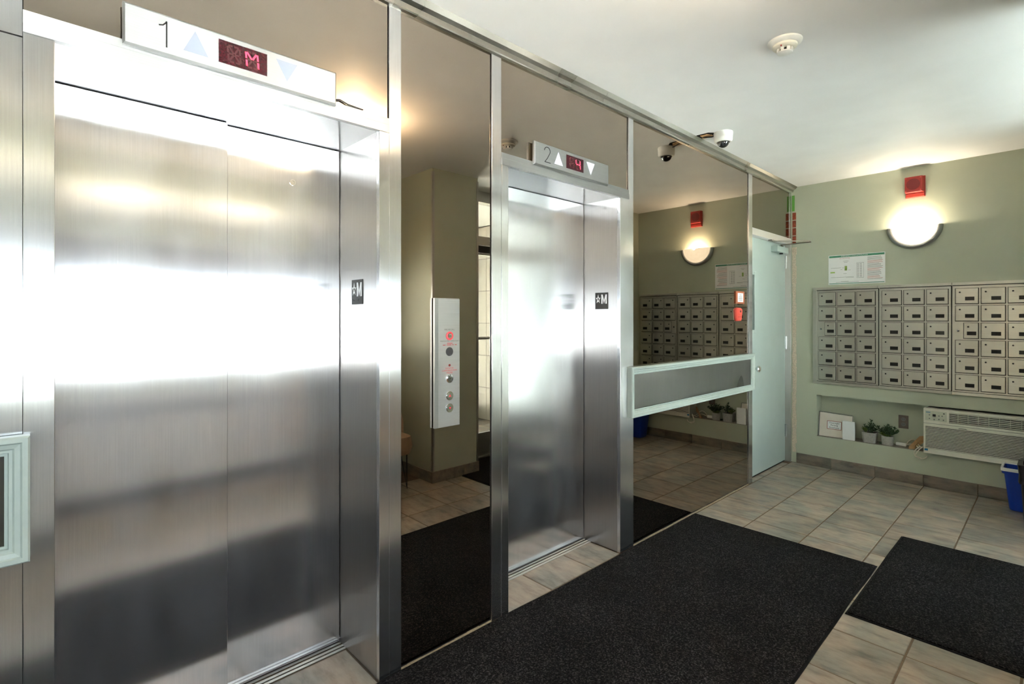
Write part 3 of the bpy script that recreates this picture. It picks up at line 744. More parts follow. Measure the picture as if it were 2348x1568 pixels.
# junction hole with bits of wood and cable beside the camera
s = thing('ceiling_cutout', (3.42, -0.115, CEIL), 'rough ceiling cutout with pale wood and dark wire beside the dome camera', 'cutout')
fr = onceil(3.42, -0.115)
MB(fr).prism([(-0.035, 0.052), (-0.030, -0.030), (0.000, -0.055), (0.045, -0.050), (0.050, 0.052)], 0.0, 0.003).build('dark_opening', 'gap_shade', s)
MB(fr).prism([(-0.024, 0.030), (-0.020, -0.014), (0.004, -0.026), (0.006, 0.030)], 0.003, 0.008).build('wood_block', 'wood', s)
MB(fr).prism([(0.014, 0.038), (0.012, -0.030), (0.040, -0.034), (0.040, 0.038)], 0.003, 0.009).build('wood_block', 'wood', s)
MB(fr).tube([(0.010, 0.035, 0.004), (0.012, 0.0, 0.014), (0.02, -0.03, 0.018), (0.040, -0.050, 0.008)], 0.004, 8).build('wire', 'black', s, True)

def ceiling_lamp(x, y):
    s = thing('ceiling_lamp', (x, y, CEIL), 'round flush ceiling lamp with warm frosted bowl', 'lamp')
    fr = onceil(x, y)
    MB(fr).lathe([(0.05, 0), (0.05, 0.010), (0.010, 0.014), (0.010, 0.185)], n=32).build('canopy', 'white', s, True)
    MB(fr).lathe([(0.165, 0.115), (0.160, 0.135), (0.135, 0.160), (0.10, 0.178), (0.05, 0.188), (0.002, 0.190)], n=36, cap0=False).build('bowl', 'lamp_soft', s, True)
    d = bpy.data.lights.new('bowl_bulb', 'POINT'); d.energy = 12.0; d.color = (1.0, 0.80, 0.55); d.shadow_soft_size = 0.04
    l = bpy.data.objects.new('bowl_bulb', d); col.objects.link(l); put(l, fr((0.06, 0.0, 0.135)), s)
ceiling_lamp(1.46, -1.25)

# ================================================================ MAILBOX WALL ITEMS
def sconce(o, fr, label, power):
    t = thing('wall_sconce', o, label, 'wall lamp')
    n = 25
    # rim: half ring, the straight edge up
    mb = MB(fr); rings = []
    for k in range(n):
        a = math.pi + math.pi * k / (n - 1)
        ca, sa = math.cos(a), math.sin(a)
        prof = [(0.188, 0.0), (0.188, 0.016), (0.182, 0.030), (0.172, 0.036), (0.162, 0.034), (0.156, 0.026), (0.150, 0.022), (0.150, 0.0)]
        rings.append([(r_ * ca, r_ * sa * 0.985, w) for r_, w in prof])
    mb.loft(rings); mb.build('rim', 'sconce_rim', t, True)
    mb = MB(fr); rings = []
    m_ = 9
    for i in range(m_):
        f = i / (m_ - 1)
        rr = 0.154 * math.cos(f * math.pi / 2 * 0.93); w = 0.024 + 0.060 * math.sin(f * math.pi / 2)
        rings.append([(rr * math.cos(math.pi + math.pi * k / (n - 1)), rr * math.sin(math.pi + math.pi * k / (n - 1)) * 0.985, w) for k in range(n)])
    mb.loft(rings, False, False, closed=False); sh = mb.build('shade', 'shade', t, True)
    MB(fr).lathe([(0.006, 0.0), (0.022, 0.022), (0.028, 0.040), (0.022, 0.058), (0.003, 0.064)], 0.0, -0.045, 16).build('bulb', 'lamp', t, True)
    d = bpy.data.lights.new('sconce_bulb', 'POINT'); d.energy = power; d.color = (1.0, 0.86, 0.66); d.shadow_soft_size = 0.03
    l = bpy.data.objects.new('sconce_bulb', d); col.objects.link(l); put(l, fr((0, -0.012, 0.045)), t)
    return t
M['sconce_rim'] = plain('brushed_nickel_rim', (0.36, 0.36, 0.36, 1), 0.4, metal=1.0, var=0.05)
sconce((XB, -0.957, 2.15), onback(XB, -0.957, 2.15), 'half-round frosted wall sconce with nickel rim above the mailboxes', 4.2)

s = thing('fire_alarm', (XB, -0.964, 2.395), 'square red fire alarm horn above the wall sconce', 'alarm')
fr = onback(XB, -0.964, 2.479)
MB(fr).box(-0.066, 0.066, -0.086, 0.086, 0.0, 0.012).build('back_plate', 'red', s, bevel=0.003)
mb = MB(fr); mb.loft([[(-0.062, -0.052, 0.012), (0.062, -0.052, 0.012), (0.062, 0.084, 0.012), (-0.062, 0.084, 0.012)], [(-0.066, -0.046, 0.050), (0.050, -0.046, 0.050), (0.050, 0.082, 0.050), (-0.066, 0.082, 0.050)]])
bd = mb.build('body', 'red', s, bevel=0.004)
MB(fr).lathe([(0.046, 0.050), (0.046, 0.052), (0.002, 0.053)], -0.008, 0.018, 28).build('grille', 'darkred', s, True)
for u, v in ((-0.058, 0.070), (0.040, 0.070), (-0.058, -0.034), (0.040, -0.034)):
    MB(fr).lathe([(0.005, 0.050), (0.004, 0.053), (0.001, 0.053)], u, v, 10).build('screw', 'coral', bd, True)
MB(fr).prism([(-0.060, -0.083), (0.060, -0.083), (0.060, -0.056), (-0.060, -0.056)], 0.012, 0.024).build('strobe_lens', 'coral', s)

# ---- notice
s = thing('evacuation_notice', (XB, -0.54, 1.694), 'white evacuation plan sheet with green bars taped above the mailboxes', 'notice')
fr = onback(XB, -0.323, 1.694)
PW, PH = 0.433, 0.268
MB(fr).box(0, PW, 0, PH, 0.0006, 0.0022).build('sheet', 'paper', s)
E_ = 0.0022
MB(fr).box(0.006, PW - 0.006, PH - 0.022, PH - 0.005, E_, E_ + 0.0004).build('title_bar', 'teal', s)
MB(fr).box(0.006, PW - 0.006, 0.006, 0.012, E_, E_ + 0.0004).build('footer_bar', 'teal', s)
text(Fr(fr((PW * 0.47, PH - 0.0135, 0)), (0, -1, 0), (0, 0, 1), (-1, 0, 0)), 'EMERGENCY EVACUATION PLAN', 0.013, 'lettering', 'paper', s, depth=E_ + 0.0007, sx=1.05)
text(Fr(fr((PW * 0.30, PH - 0.033, 0)), (0, -1, 0), (0, 0, 1), (-1, 0, 0)), 'IN CASE OF FIRE', 0.011, 'lettering', 'redprint', s, depth=E_ + 0.0005)
random.seed(5)
red = MB(fr); gry = MB(fr)
z = PH - 0.034; k = 0
while z > 0.030:
    l = 0.10 if k % 8 == 0 else 0.085 + 0.03 * random.random()
    tgt = red if k % 8 in (4, 5, 6) else gry
    tgt.box(0.303, 0.303 + l, z - 0.0013, z + 0.0013, E_, E_ + 0.0004); z -= 0.0085; k += 1
for v in [0.062 + 0.0095 * i for i in range(13)]:
    gry.box(0.226, 0.240, v, v + 0.003, E_, E_ + 0.0004); gry.box(0.246, 0.262, v, v + 0.003, E_, E_ + 0.0004)
for u0, u1, v in ((0.222, 0.276, 0.056), (0.222, 0.276, 0.188), (0.118, 0.160, 0.209), (0.124, 0.152, 0.198), (0.02, 0.20, 0.066), (0.02, 0.10, 0.152), (0.14, 0.20, 0.060), (0.06, 0.24, 0.021), (0.10, 0.16, 0.028), (0.156, 0.176, 0.128), (0.108, 0.124, 0.150), (0.096, 0.112, 0.135), (0.12, 0.145, 0.098)):
    gry.box(u0, u1, v - 0.0011, v + 0.0011, E_, E_ + 0.0004)
for u0, u1, v0, v1 in ((0.222, 0.2232, 0.056, 0.188), (0.2748, 0.276, 0.056, 0.188)): gry.box(u0, u1, v0, v1, E_, E_ + 0.0004)
red.build('red_text_lines', 'redprint', s); gry.build('grey_text_lines', 'grey_print', s)
mb = MB(fr); mb.box(0.016, 0.052, 0.105, 0.117, E_, E_ + 0.0004); mb.box(0.130, 0.148, 0.125, 0.165, E_, E_ + 0.0004); mb.build('plan_drawing', 'lime', s)

# ---- mailbox units
mail_src = {}
def mailbox_unit(u0, u1, label, small, dark_left):
    t = thing('mailbox_unit', (XB, -(u0 + u1) / 2, 0.775), label, 'mailbox', 'three joined mailbox units')
    fr = onback(XB, 0, 0)
    z0, z1 = 0.778, 1.672
    mb = MB(fr)
    e0, e1 = (0.028 if dark_left else 0.003), (0.020 if small == 'end' else 0.0)
    mb.box(u0, u1, z1 - 0.024, z1, 0, 0.020); mb.box(u0, u1, z0, z0 + 0.022, 0, 0.020)
    if dark_left: mb.box(u0, u0 + e0, z0 + 0.022, z1 - 0.024, 0, 0.020)
    else: mb.box(u0, u0 + 0.003, z0 + 0.022, z1 - 0.024, 0, 0.013)
    mb.build('surround', 'mailsteel', t, bevel=0.0015)
    MB(fr).box(u0 + 0.003, u1 - 0.005, z0 + 0.026, z1 - 0.029, 0.0, 0.010).build('face_panel', 'mailsteel', t)
    MB(fr).box(u0 + 0.003, u1 - 0.005, z0 + 0.022, z1 - 0.024, 0.0, 0.006).build('panel_gap', 'gap_shade', t)
    MB(fr).box(u1 - 0.005, u1, z0 + 0.022, z1 - 0.026, 0.0, 0.008).build('joint_gap', 'gap_shade', t)
    cw, chh = 0.1365, 0.120
    pitch = 0.1515
    start = u0 + (0.048 if dark_left else 0.020)
    if not dark_left: pitch = 0.1520
    for r_ in range(6):
        zt = 1.622 - r_ * 0.1365
        for c in range(3):
            ua = start + c * pitch; wd = cw
            if small and r_ == 2 and c == 0:
                lk = MB(fr).lathe([(0.009, 0.010), (0.009, 0.013), (0.006, 0.0135), (0.001, 0.0135)], start + 0.017, zt - 0.062, 14).build('master_lock', 'chrome', t, True)
                MB(fr).box(start + 0.015, start + 0.019, zt - 0.066, zt - 0.058, 0.0135, 0.014).build('key_slot', 'black', lk)
                ua += 0.050; wd = cw - 0.050
            key = round(wd, 4)
            org = fr((ua + wd / 2, zt - chh / 2, 0.010))
            if key not in mail_src:
                f0 = Fr((0, 0, 0), (0, -1, 0), (0, 0, 1), (-1, 0, 0))
                d = MB(f0).tbox(-wd / 2, wd / 2, -chh / 2, chh / 2, 0.0, 0.007, 0.003).build('mailbox_door', 'mailsteel', t, origin=(0, 0, 0))
                ed = MB(f0).box(-wd / 2 - 0.0028, wd / 2 + 0.0040, -chh / 2 - 0.0042, chh / 2 + 0.0022, 0.0002, 0.0007).build('door_gap_shade', 'gap_shade', d, origin=(0, 0, 0))  # dark sheet round the door, painted shadow line wider below and right
                lk = MB(f0).lathe([(0.0062, 0.007), (0.0058, 0.009), (0.001, 0.009)], 0, 0, 12).build('lock', 'black', d, origin=(0, 0, 0))
                pl = MB(f0).box(-0.0275, 0.0275, -0.0145, 0.0145, 0.007, 0.0085).build('name_plate', 'nameplate', d, origin=(0, 0, 0))
                mail_src[key] = (d, ed, lk, pl)
                put(d, org, t)
            else:
                d0, e0_, l0, p0 = mail_src[key]
                d = inst(d0, org, t); ed = inst(e0_, org, d); lk = inst(l0, org, d); pl = inst(p0, org, d)
            put(ed, org, d)
            put(lk, org + Vector((0, 0.5 * wd - 0.027, 0.030)), d)
            put(pl, org + Vector((0, -0.018 if wd > 0.1 else -0.004, -0.021)), d)
    return t
M['nameplate'] = plain('black_name_plate', srgb(30, 26, 22), 0.35, var=0.5, scale=160)
mailbox_unit(0.198, 0.712, 'steel mailbox unit with a small door, at the end by the mint door', 'first', True)
mailbox_unit(0.714, 1.197, 'middle steel mailbox unit whose doors are all the same size', None, False)
mailbox_unit(1.199, 1.684, 'steel mailbox unit above the air conditioner, nearest the blue bin', 'end', False)

# ---- air conditioner in the niche
s = thing('air_conditioner', (5.40, -1.35, 0.29), 'cream through-wall air conditioner with slatted grille under the mailboxes', 'air conditioner')
fr = Fr((XB, -1.024, 0.288), (0, -1, 0), (0, 0, 1), (-1, 0, 0))
AW, AH, AD = 0.655, 0.364, 0.050
MB(fr).box(0.012, AW - 0.012, 0.004, AH - 0.004, -0.135, 0.0).build('chassis', 'offwhite', s)
# front bezel with openings
vz0, vz1, vu0, vu1 = 0.263, 0.345, 0.160, 0.640
gz0, gz1, gu0, gu1 = 0.040, 0.224, 0.010, 0.645
mb = MB(fr)
mb.box(0, AW, vz1, AH, 0, AD); mb.box(0, vu0, gz1, vz1, 0, AD); mb.box(vu1, AW, gz1, vz1, 0, AD); mb.box(vu0, vu1, gz1, vz0, 0, AD)
mb.box(0, gu0, gz0, gz1, 0, AD); mb.box(gu1, AW, gz0, gz1, 0, AD); mb.box(0, AW, 0, gz0, 0, AD)
mb.build('bezel', 'offwhite', s)
MB(fr).box(vu0, vu1, vz0, vz1, 0.002, 0.010).build('vent_recess', 'gap_shade', s)
MB(fr).box(gu0, gu1, gz0, gz1, 0.002, 0.020).build('grille_recess', 'grille_dark', s)
for i in range(16):
    z = gz0 + 0.006 + i * (gz1 - gz0 - 0.010) / 15
    MB(fr).box(gu0, gu1, z - 0.0025, z + 0.0025, 0.036, 0.049).build('grille_slat', 'offwhite', s)
for i in range(6):
    z = vz0 + 0.008 + i * 0.0135
    MB(fr).box(vu0, vu1, z - 0.0024, z + 0.0024, 0.016, 0.046).build('vent_louvre', 'offwhite', s)
for i in range(8):
    u = vu0 + 0.052 + i * 0.060
    MB(fr).box(u - 0.0015, u + 0.0015, vz0, vz1, 0.010, 0.030).build('vent_divider', 'offwhite', s)
MB(fr).box(0.0, AW, 0.243, 0.2455, AD - 0.001, AD + 0.0006).build('panel_seam', 'grey_print', s)
cp = MB(fr).box(0.010, 0.146, 0.268, 0.346, AD, AD + 0.002).build('control_panel', 'ctrl', s)
MB(fr).box(0.058, 0.078, 0.303, 0.322, AD + 0.002, AD + 0.003).build('display', 'black', cp)
MB(fr).box(0.124, 0.134, 0.329, 0.336, AD + 0.002, AD + 0.003).build('receiver', 'black', cp)
for u, v in ((0.038, 0.313), (0.098, 0.311), (0.118, 0.312), (0.038, 0.284), (0.068, 0.278), (0.098, 0.283), (0.126, 0.281)):
    MB(fr).lathe([(0.0045, AD + 0.002), (0.0040, AD + 0.0035), (0.001, AD + 0.0035)], u, v, 10).build('button', 'grey_print', cp)
mb = MB(fr)
for k in range(5): mb.prism([(0.016 + k * 0.0056, 0.330), (0.020 + k * 0.0056, 0.330), (0.022 + k * 0.0056, 0.338), (0.018 + k * 0.0056, 0.338)], AD + 0.002, AD + 0.0024)
mb.build('logo', 'bluesticker', cp)
MB(fr).box(0.006, 0.028, 0.020, 0.036, AD, AD + 0.0006).build('sticker', 'bluesticker', s)
MB(fr).prism([(0.215, 0.226), (0.222, 0.231), (0.262, 0.231), (0.270, 0.226)], AD, AD + 0.003).build('latch', 'grey_print', s)

# ---- things on the niche shelf
NS = NZ0 + 0.004
s = thing('document_tray', (5.47, -0.37, NS), 'clear plastic tray of paper envelopes with a red-bordered label, in the niche corner', 'tray')
fr = Fr((5.462, -0.236, NS), (0, -1, 0), (0, 0, 1), (-1, 0, 0))
tp = lambda v: 0.030 * (1 - v / 0.22) - 0.010
mb = MB(fr)
mb.add([(0, 0, tp(0)), (0.262, 0.004, tp(0)), (0.262, 0.205, tp(0.21)), (0, 0.215, tp(0.21)), (0, 0, tp(0) - 0.016), (0.262, 0.004, tp(0) - 0.016), (0.262, 0.205, tp(0.21) - 0.016), (0, 0.215, tp(0.21) - 0.016)],
       [(0, 1, 2, 3), (7, 6, 5, 4), (0, 4, 5, 1), (1, 5, 6, 2), (2, 6, 7, 3), (3, 7, 4, 0)])
mb.build('envelopes', 'kraft', s)
mb = MB(fr)
for a, b in (((-0.004, 0.003, tp(0) + 0.002), (-0.004, 0.222, tp(0.22))), ((-0.004, 0.222, tp(0.22)), (0.262, 0.214, tp(0.22))), ((0.266, 0.003, tp(0) + 0.002), (0.266, 0.214, tp(0.22)))):
    mb.tube([a, b], 0.0028, 6)
mb.build('tray_rim', 'grey_print', s, True)
lf_ = Fr(fr((0.062, 0.070, tp(0.07) + 0.0006)), (0, -1, 0), (0.136, 0, 0.99), (-0.99, 0, 0.136))
MB(lf_).box(0, 0.118, 0, 0.076, 0, 0.0006).build('label_border', 'brownprint', s)
MB(lf_).box(0.004, 0.114, 0.004, 0.072, 0.0006, 0.001).build('label', 'paper', s)
for i, w in enumerate(('Overnight', 'Parking', 'Envelopes')):
    text(Fr(lf_((0.059, 0.058 - i * 0.021, 0)), lf_.U, lf_.V, lf_.W), w, 0.020, 'lettering', 'blackprint', s, depth=0.0014)
s = thing('card_stack', (5.43, -0.48, NS), 'blank white upright card box in front of the document tray', 'box')
fr = Fr((5.431, -0.434, NS), (0, -1, 0), (0, 0, 1), (-1, 0, 0))
MB(fr).box(0, 0.094, 0.0, 0.166, 0.0, 0.018).build('card', 'paper', s)
MB(fr).box(0.001, 0.093, 0.001, 0.163, -0.010, 0.0).build('backing', 'grey_print', s)

def leaves(mb, base, n, h, spread, size, seed):
    rnd = random.Random(seed)
    for k in range(n):
        a = rnd.random() * 2 * math.pi; tl = rnd.random() ** 0.7
        tip = Vector((math.cos(a) * spread * tl, math.sin(a) * spread * tl, h * (0.45 + 0.55 * rnd.random()) * (1.05 - 0.45 * tl)))
        b0 = Vector((math.cos(a) * 0.008, math.sin(a) * 0.008, 0))
        mb.tube([tuple(base + b0), tuple(base + b0 * 0.5 + tip * 0.5 + Vector((0, 0, 0.01))), tuple(base + tip)], 0.0013, 4)
        for j in range(7):
            f = 0.35 + 0.65 * j / 6
            c = base + tip * f; az = a + (j * 2.4); el = 0.5 + 0.5 * rnd.random()
            d = Vector((math.cos(az) * math.cos(el), math.sin(az) * math.cos(el), math.sin(el)))
            sd = Vector((-math.sin(az), math.cos(az), 0)); nn = d.cross(sd)
            L, Wd = size * (0.8 + 0.5 * rnd.random()), size * 0.33
            P = [c, c + d * L * 0.5 + sd * Wd + nn * 0.001, c + d * L, c + d * L * 0.5 - sd * Wd + nn * 0.001, c + d * L * 0.5 + nn * Wd * 0.5, c + d * L * 0.5 - nn * Wd * 0.35]
            mb.add([tuple(p_) for p_ in P], [(0, 1, 4), (1, 2, 4), (2, 3, 4), (3, 0, 4), (1, 0, 5), (2, 1, 5), (3, 2, 5), (0, 3, 5)])
# square pot
pc = Vector((5.468, -0.632, NS))
s = thing('potted_succulent', pc, 'small green succulent in a square concrete pot beside the white card', 'potted plant', 'pots on the niche shelf')
def sq(h, z): return [(pc.x + a * h, pc.y + b * h, pc.z + z) for a, b in ((-1, -0.72), (-0.72, -1), (0.72, -1), (1, -0.72), (1, 0.72), (0.72, 1), (-0.72, 1), (-1, 0.72))]
MB().loft([sq(0.046, 0), sq(0.054, 0.090), sq(0.046, 0.090), sq(0.044, 0.078)]).build('pot', 'concrete', s)
MB().loft([sq(0.0425, 0.0775), sq(0.042, 0.082)]).build('soil', 'soil', s)
mb = MB(); leaves(mb, pc + Vector((-0.005, -0.012, 0.078)), 15, 0.115, 0.058, 0.022, 11); mb.build('foliage', 'leaf', s)
mb = MB(); leaves(mb, pc + Vector((-0.01, 0.024, 0.080)), 8, 0.055, 0.045, 0.022, 17); mb.build('foliage', 'leaf_yellow', s)
# round pot
pc = Vector((5.452, -0.764, NS))
s = thing('potted_succulent', pc, 'bushy dark green succulent in a round concrete pot beside the cable', 'potted plant', 'pots on the niche shelf')
MB(Fr(pc, (1, 0, 0), (0, 1, 0), (0, 0, 1))).lathe([(0.036, 0), (0.041, 0.004), (0.044, 0.078), (0.038, 0.078), (0.037, 0.068)], n=28).build('pot', 'concrete', s, True)
MB(Fr(pc, (1, 0, 0), (0, 1, 0), (0, 0, 1))).lathe([(0.036, 0.066), (0.036, 0.071)], n=20).build('soil', 'soil', s)
mb = MB(); leaves(mb, pc + Vector((-0.004, 0, 0.066)), 26, 0.120, 0.088, 0.026, 23); mb.build('foliage', 'leaf', s)
mb = MB(); leaves(mb, pc + Vector((-0.012, 0.01, 0.066)), 5, 0.05, 0.04, 0.024, 29); mb.build('foliage', 'leaf_yellow', s)
tag(MB().loft([[(5.44, -0.702, NS + 0.001), (5.465, -0.700, NS + 0.001), (5.47, -0.722, NS + 0.001), (5.445, -0.722, NS + 0.001)], [(5.445, -0.704, NS + 0.014), (5.463, -0.702, NS + 0.016), (5.466, -0.718, NS + 0.014), (5.448, -0.719, NS + 0.012)]]).build('fallen_leaf', 'leaf', None), 'fallen dark green leaf on the shelf between the two concrete pots', 'leaf')
# outlet
s = thing('wall_outlet', (NX, -0.86, 0.43), 'brown-grey duplex wall outlet in the niche above the cable', 'outlet')
fr = Fr((NX, -0.859, 0.488), (0, -1, 0), (0, 0, 1), (-1, 0, 0))
MB(fr).box(-0.035, 0.035, -0.057, 0.057, 0, 0.005).build('cover_plate', 'outletgrey', s, bevel=0.002)
for v in (0.022, -0.022):
    so = MB(fr).lathe([(0.016, 0.005), (0.016, 0.007), (0.001, 0.007)], 0, v, 18).build('socket', 'grey_print', s)
    for du in (-0.006, 0.006): MB(fr).box(du - 0.001, du + 0.001, v - 0.001, v + 0.007, 0.007, 0.0075).build('slot', 'black', so)
# cable + adapter + wedge
s = thing('power_cord', (5.45, -0.95, NS), 'coiled cream power cord with a clear adapter running behind the wooden wedge', 'cord')
c0 = NS + 0.006
mb = MB()
pts = [(5.50, -0.885, c0 + 0.006), (5.49, -0.91, c0 + 0.05), (5.48, -0.945, c0 + 0.065), (5.46, -0.975, c0 + 0.035), (5.44, -1.0, c0 + 0.012), (5.40, -1.012, c0 + 0.030), (5.372, -0.995, c0 + 0.012), (5.360, -0.972, c0 - 0.030), (5.356, -0.972, c0 - 0.048), (5.352, -1.00, c0 - 0.060), (5.350, -1.035, c0 - 0.050), (5.352, -1.05, c0 - 0.030)]
def smooth_pts(p, k=5):
    p = [Vector(q) for q in p]; out = []
    for i in range(len(p) - 1):
        a, b, c, d = p[max(i - 1, 0)], p[i], p[i + 1], p[min(i + 2, len(p) - 1)]
        for j in range(k):
            t = j / k
            out.append(tuple(0.5 * ((2 * b) + (c - a) * t + (2 * a - 5 * b + 4 * c - d) * t * t + (3 * b - a - 3 * c + d) * t ** 3)))
    return out + [tuple(p[-1])]
mb.tube(smooth_pts(pts), 0.0036, 7); mb.build('cable', 'cable', s, True)
pts = [(5.50, -0.882, c0 + 0.004), (5.485, -0.905, c0 + 0.020), (5.47, -0.95, c0 + 0.030), (5.44, -0.985, c0 + 0.002), (5.395, -1.005, c0 + 0.026), (5.365, -0.992, c0 + 0.030), (5.350, -0.966, c0 - 0.006), (5.349, -0.968, c0 - 0.034), (5.346, -0.99, c0 - 0.048), (5.345, -1.012, c0 - 0.052)]
MB().tube(smooth_pts(pts), 0.0036, 7).build('cable', 'cable', s, True)
MB().box(5.485, 5.515, -0.888, -0.815, NS, NS + 0.028).build('adapter', 'white', s, bevel=0.006)
mb = MB(); 
A = [(5.425, -0.915), (5.442, -0.940), (5.470, -0.918), (5.453, -0.893)]
mb.add([(5.418, -0.918, NS), (5.440, -0.955, NS), (5.462, -0.950, NS), (5.440, -0.910, NS), (5.418, -0.918, NS + 0.022), (5.440, -0.955, NS + 0.026), (5.47, -1.010, NS + 0.115), (5.455, -0.985, NS + 0.112), (5.475, -1.010, NS + 0.060), (5.460, -0.985, NS + 0.058)],
       [(0, 1, 2, 3), (0, 1, 5, 4), (1, 2, 8, 6, 5), (4, 5, 6, 7), (0, 4, 7, 9, 3), (2, 3, 9, 8), (6, 7, 9, 8)])
tag(mb.build('wood_wedge', 'wood', None), 'pale wooden door wedge leaning between the cord and the air conditioner', 'wedge')

# ---- bins
s = thing('recycling_bin', (5.27, -1.61, 0), 'blue rectangular bin with a white rim under the air conditioner', 'bin')
def rr(x0, x1, y0, y1, z, r_=0.02):
    out = []
    for cx, cy, a0 in ((x1 - r_, y1 - r_, 0), (x0 + r_, y1 - r_, 90), (x0 + r_, y0 + r_, 180), (x1 - r_, y0 + r_, 270)):
        for k in range(4):
            a = math.radians(a0 + k * 30); out.append((cx + r_ * math.cos(a), cy + r_ * math.sin(a), z))
    return out
MB().loft([rr(5.175, 5.330, -1.695, -1.540, 0.003, 0.03), rr(5.172, 5.333, -1.698, -1.537, 0.02, 0.03), rr(5.150, 5.348, -1.704, -1.512, 0.265, 0.025), rr(5.140, 5.352, -1.706, -1.500, 0.267, 0.025), rr(5.138, 5.354, -1.707, -1.497, 0.300, 0.02),
           rr(5.150, 5.346, -1.700, -1.510, 0.300, 0.02), rr(5.178, 5.328, -1.690, -1.545, 0.03, 0.02)]).build('body', 'blue', s, True)
MB().loft([rr(5.136, 5.356, -1.7075, -1.495, 0.286, 0.02), rr(5.136, 5.356, -1.7075, -1.495, 0.308, 0.02), rr(5.148, 5.344, -1.700, -1.508, 0.308, 0.02), rr(5.148, 5.344, -1.700, -1.508, 0.300, 0.02)], False, False).build('rim', 'white', s, True)
s = thing('wastebasket', (4.93, -1.72, 0), 'dark wastebasket with a plastic liner, cut off by the picture edge', 'bin')
MB().loft([rr(4.84, 5.02, -1.82, -1.625, 0.006, 0.04), rr(4.81, 5.05, -1.85, -1.605, 0.40, 0.045), rr(4.82, 5.04, -1.84, -1.615, 0.40, 0.04), rr(4.85, 5.01, -1.81, -1.635, 0.03, 0.04)]).build('body', 'black', s, True)
random.seed(9)
ring0 = rr(4.803, 5.057, -1.857, -1.598, 0.30, 0.05)
wob = lambda rg, z, a: [(x + a * random.uniform(-1, 1), y + a * random.uniform(-1, 1), z + a * random.uniform(-1.6, 1.6)) for x, y, _ in rg]
MB().loft([wob(ring0, 0.285, 0.004), wob(ring0, 0.34, 0.003), wob(rr(4.800, 5.060, -1.860, -1.595, 0.4, 0.05), 0.407, 0.002), wob(rr(4.825, 5.035, -1.835, -1.620, 0.4, 0.04), 0.409, 0.002), wob(rr(4.85, 5.01, -1.81, -1.645, 0.2, 0.04), 0.22, 0.004)], False, False).build('liner', 'bag', s, True)

# ================================================================ MATS
def mat_mesh(name, x0, x1, y0, y1, label, wav_lo, wav_hi, seed):
    rnd = random.Random(seed)
    t = thing(name, ((x0 + x1) / 2, (y0 + y1) / 2, 0), label, 'mat', 'charcoal entrance mats')
    n = 120
    ph = [rnd.random() * 6.28 for _ in range(6)]
    def wv(x, a, k): return a * (0.5 * math.sin(2.1 * x + ph[k]) + 0.3 * math.sin(5.3 * x + ph[k + 1]) + 0.2 * math.sin(11.7 * x + ph[k + 2]))
    def strip(i0, i1, z, nm, mt):
        L = []; R = []
        for i in range(n + 1):
            f = i / n; x = x0 + i1[1] + (x1 - x0 - 2 * i1[1]) * f
            L.append((x, y1 - i1[0] + wv(x, wav_hi, 0), z)); R.append((x, y0 + i1[0] + wv(x, wav_lo, 3), z))
        return L, R
    def slab(ins, za, zb, nm, mt):
        L, R = strip(0, (ins, ins), 0, nm, mt)
        mb = MB(); P = []
        for (a, b) in zip(L, R): P += [(a[0], a[1], za), (b[0], b[1], za), (b[0], b[1], zb), (a[0], a[1], zb)]
        F = []
        for i in range(n):
            o = 4 * i
            F += [(o, o + 1, o + 5, o + 4), (o + 1, o + 2, o + 6, o + 5), (o + 2, o + 3, o + 7, o + 6), (o + 3, o, o + 4, o + 7)]
        F += [(0, 3, 2, 1), (4 * n, 4 * n + 1, 4 * n + 2, 4 * n + 3)]
        mb.add(P, F); return mb.build(nm, mt, t)
    slab(0.0, 0.0005, 0.004, 'rubber_backing', 'matrubber')
    slab(0.010, 0.004, 0.009, 'carpet_pile', 'mat')
mat_mesh('runner_mat', -2.3, 3.462, -1.092, -0.013, 'long charcoal runner mat along the elevator doors', 0.006, 0.010, 2)
mat_mesh('entrance_mat', 2.80, 4.050, -2.14, -1.098, 'charcoal mat turned towards the entrance, beside the long runner', 0.003, 0.003, 4)

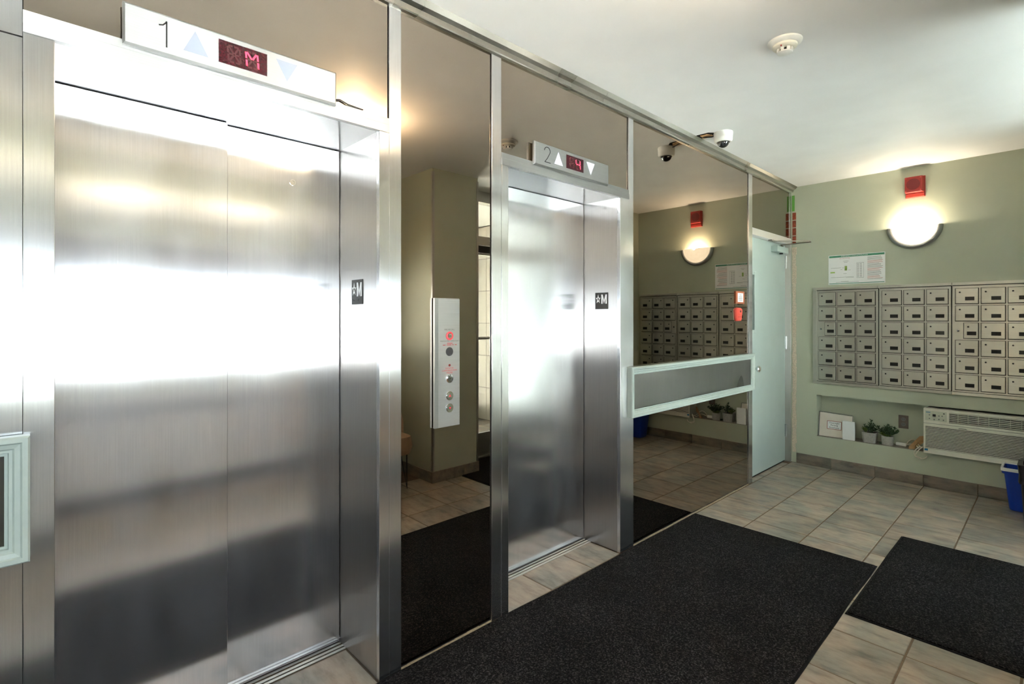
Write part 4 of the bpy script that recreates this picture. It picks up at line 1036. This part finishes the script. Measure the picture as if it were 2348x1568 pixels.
# ================================================================ SEATING SEEN IN THE MIRROR
def chair(cx, cy):
    t = thing('lounge_chair', (cx, cy, 0), 'tan leather lounge chair on thin black legs, seen in the mirror', 'chair')
    n = 17
    # wrap-around back shell, open towards +y
    out_, in_ = [], []
    for zf in range(7):
        f = zf / 6; z = 0.30 + 0.62 * f
        bulge = 0.030 * math.sin(f * math.pi * 1.6 + 0.3)
        ro, ri = [], []
        for k in range(n):
            a = math.radians(180 + 180 * k / (n - 1))
            zt = z if z < 0.55 else 0.55 + (z - 0.55) * (0.45 + 0.55 * abs(math.sin(a)))
            ro.append((cx + (0.27 + bulge) * math.cos(a), cy + 0.02 + (0.27 + bulge) * math.sin(a), zt)); ri.append((cx + (0.215 + bulge) * math.cos(a), cy + 0.02 + (0.215 + bulge) * math.sin(a), zt))
        out_.append(ro + ri[::-1])
    MB().loft(out_).build('back_shell', 'leather', t, True)
    MB().loft([rr(cx - 0.235, cx + 0.235, cy - 0.22, cy + 0.28, 0.30, 0.08), rr(cx - 0.245, cx + 0.245, cy - 0.22, cy + 0.30, 0.36, 0.08), rr(cx - 0.235, cx + 0.235, cy - 0.22, cy + 0.29, 0.44, 0.08), rr(cx - 0.20, cx + 0.20, cy - 0.19, cy + 0.25, 0.455, 0.08)]).build('seat_cushion', 'leather', t, True)
    for sx in (-1, 1):
        for sy in (-1, 1):
            mb = MB(); x, y = cx + sx * 0.20, cy + sy * 0.18
            mb.tube([(x - 0.03, y, 0.30), (x + sx * 0.02 , y + sy * 0.02, 0.004), (x + 0.03, y, 0.30)], 0.006, 8); mb.build('leg', 'black', t, True)
chair(2.05, -2.06)
for x, which in ((-1.15, 'farthest from the lounge chair'), (-0.30, 'third from the lounge chair'), (0.55, 'second from the lounge chair'), (1.40, 'nearest the lounge chair')):
    t = sconce((x, -2.55, 2.33), Fr((x, -2.55, 2.33), (-1, 0, 0), (0, 0, 1), (0, 1, 0)), 'half-round wall sconce above the windows opposite the elevators, ' + which, 0.9)
    t['group'] = 'wall sconces above the windows'
# low white heating cabinets under the windows
for (x0, x1), which in (((-2.85, -1.35), 'farthest from the lounge chair'), ((-1.30, 0.20), 'between the other two cabinets'), ((0.25, 1.72), 'beside the lounge chair')):
    t = thing('heating_cabinet', ((x0 + x1) / 2, -2.55, 0), 'low white heating cabinet under the windows, ' + which, 'heater', 'heating cabinets under the windows')
    fr = Fr((0, -2.538, 0), (1, 0, 0), (0, 0, 1), (0, 1, 0))
    MB(fr).box(x0, x1, 0.12, 0.78, 0, 0.18).build('cabinet', 'white', t, bevel=0.004)
    MB(fr).box(x0 + 0.02, x1 - 0.02, 0.0, 0.12, 0, 0.15).build('plinth', 'black', t)
    for k in range(5): MB(fr).box(x0 + 0.05, x1 - 0.05, 0.66 + k * 0.02, 0.668 + k * 0.02, 0.18, 0.186).build('grille_slat', 'grey_print', t)
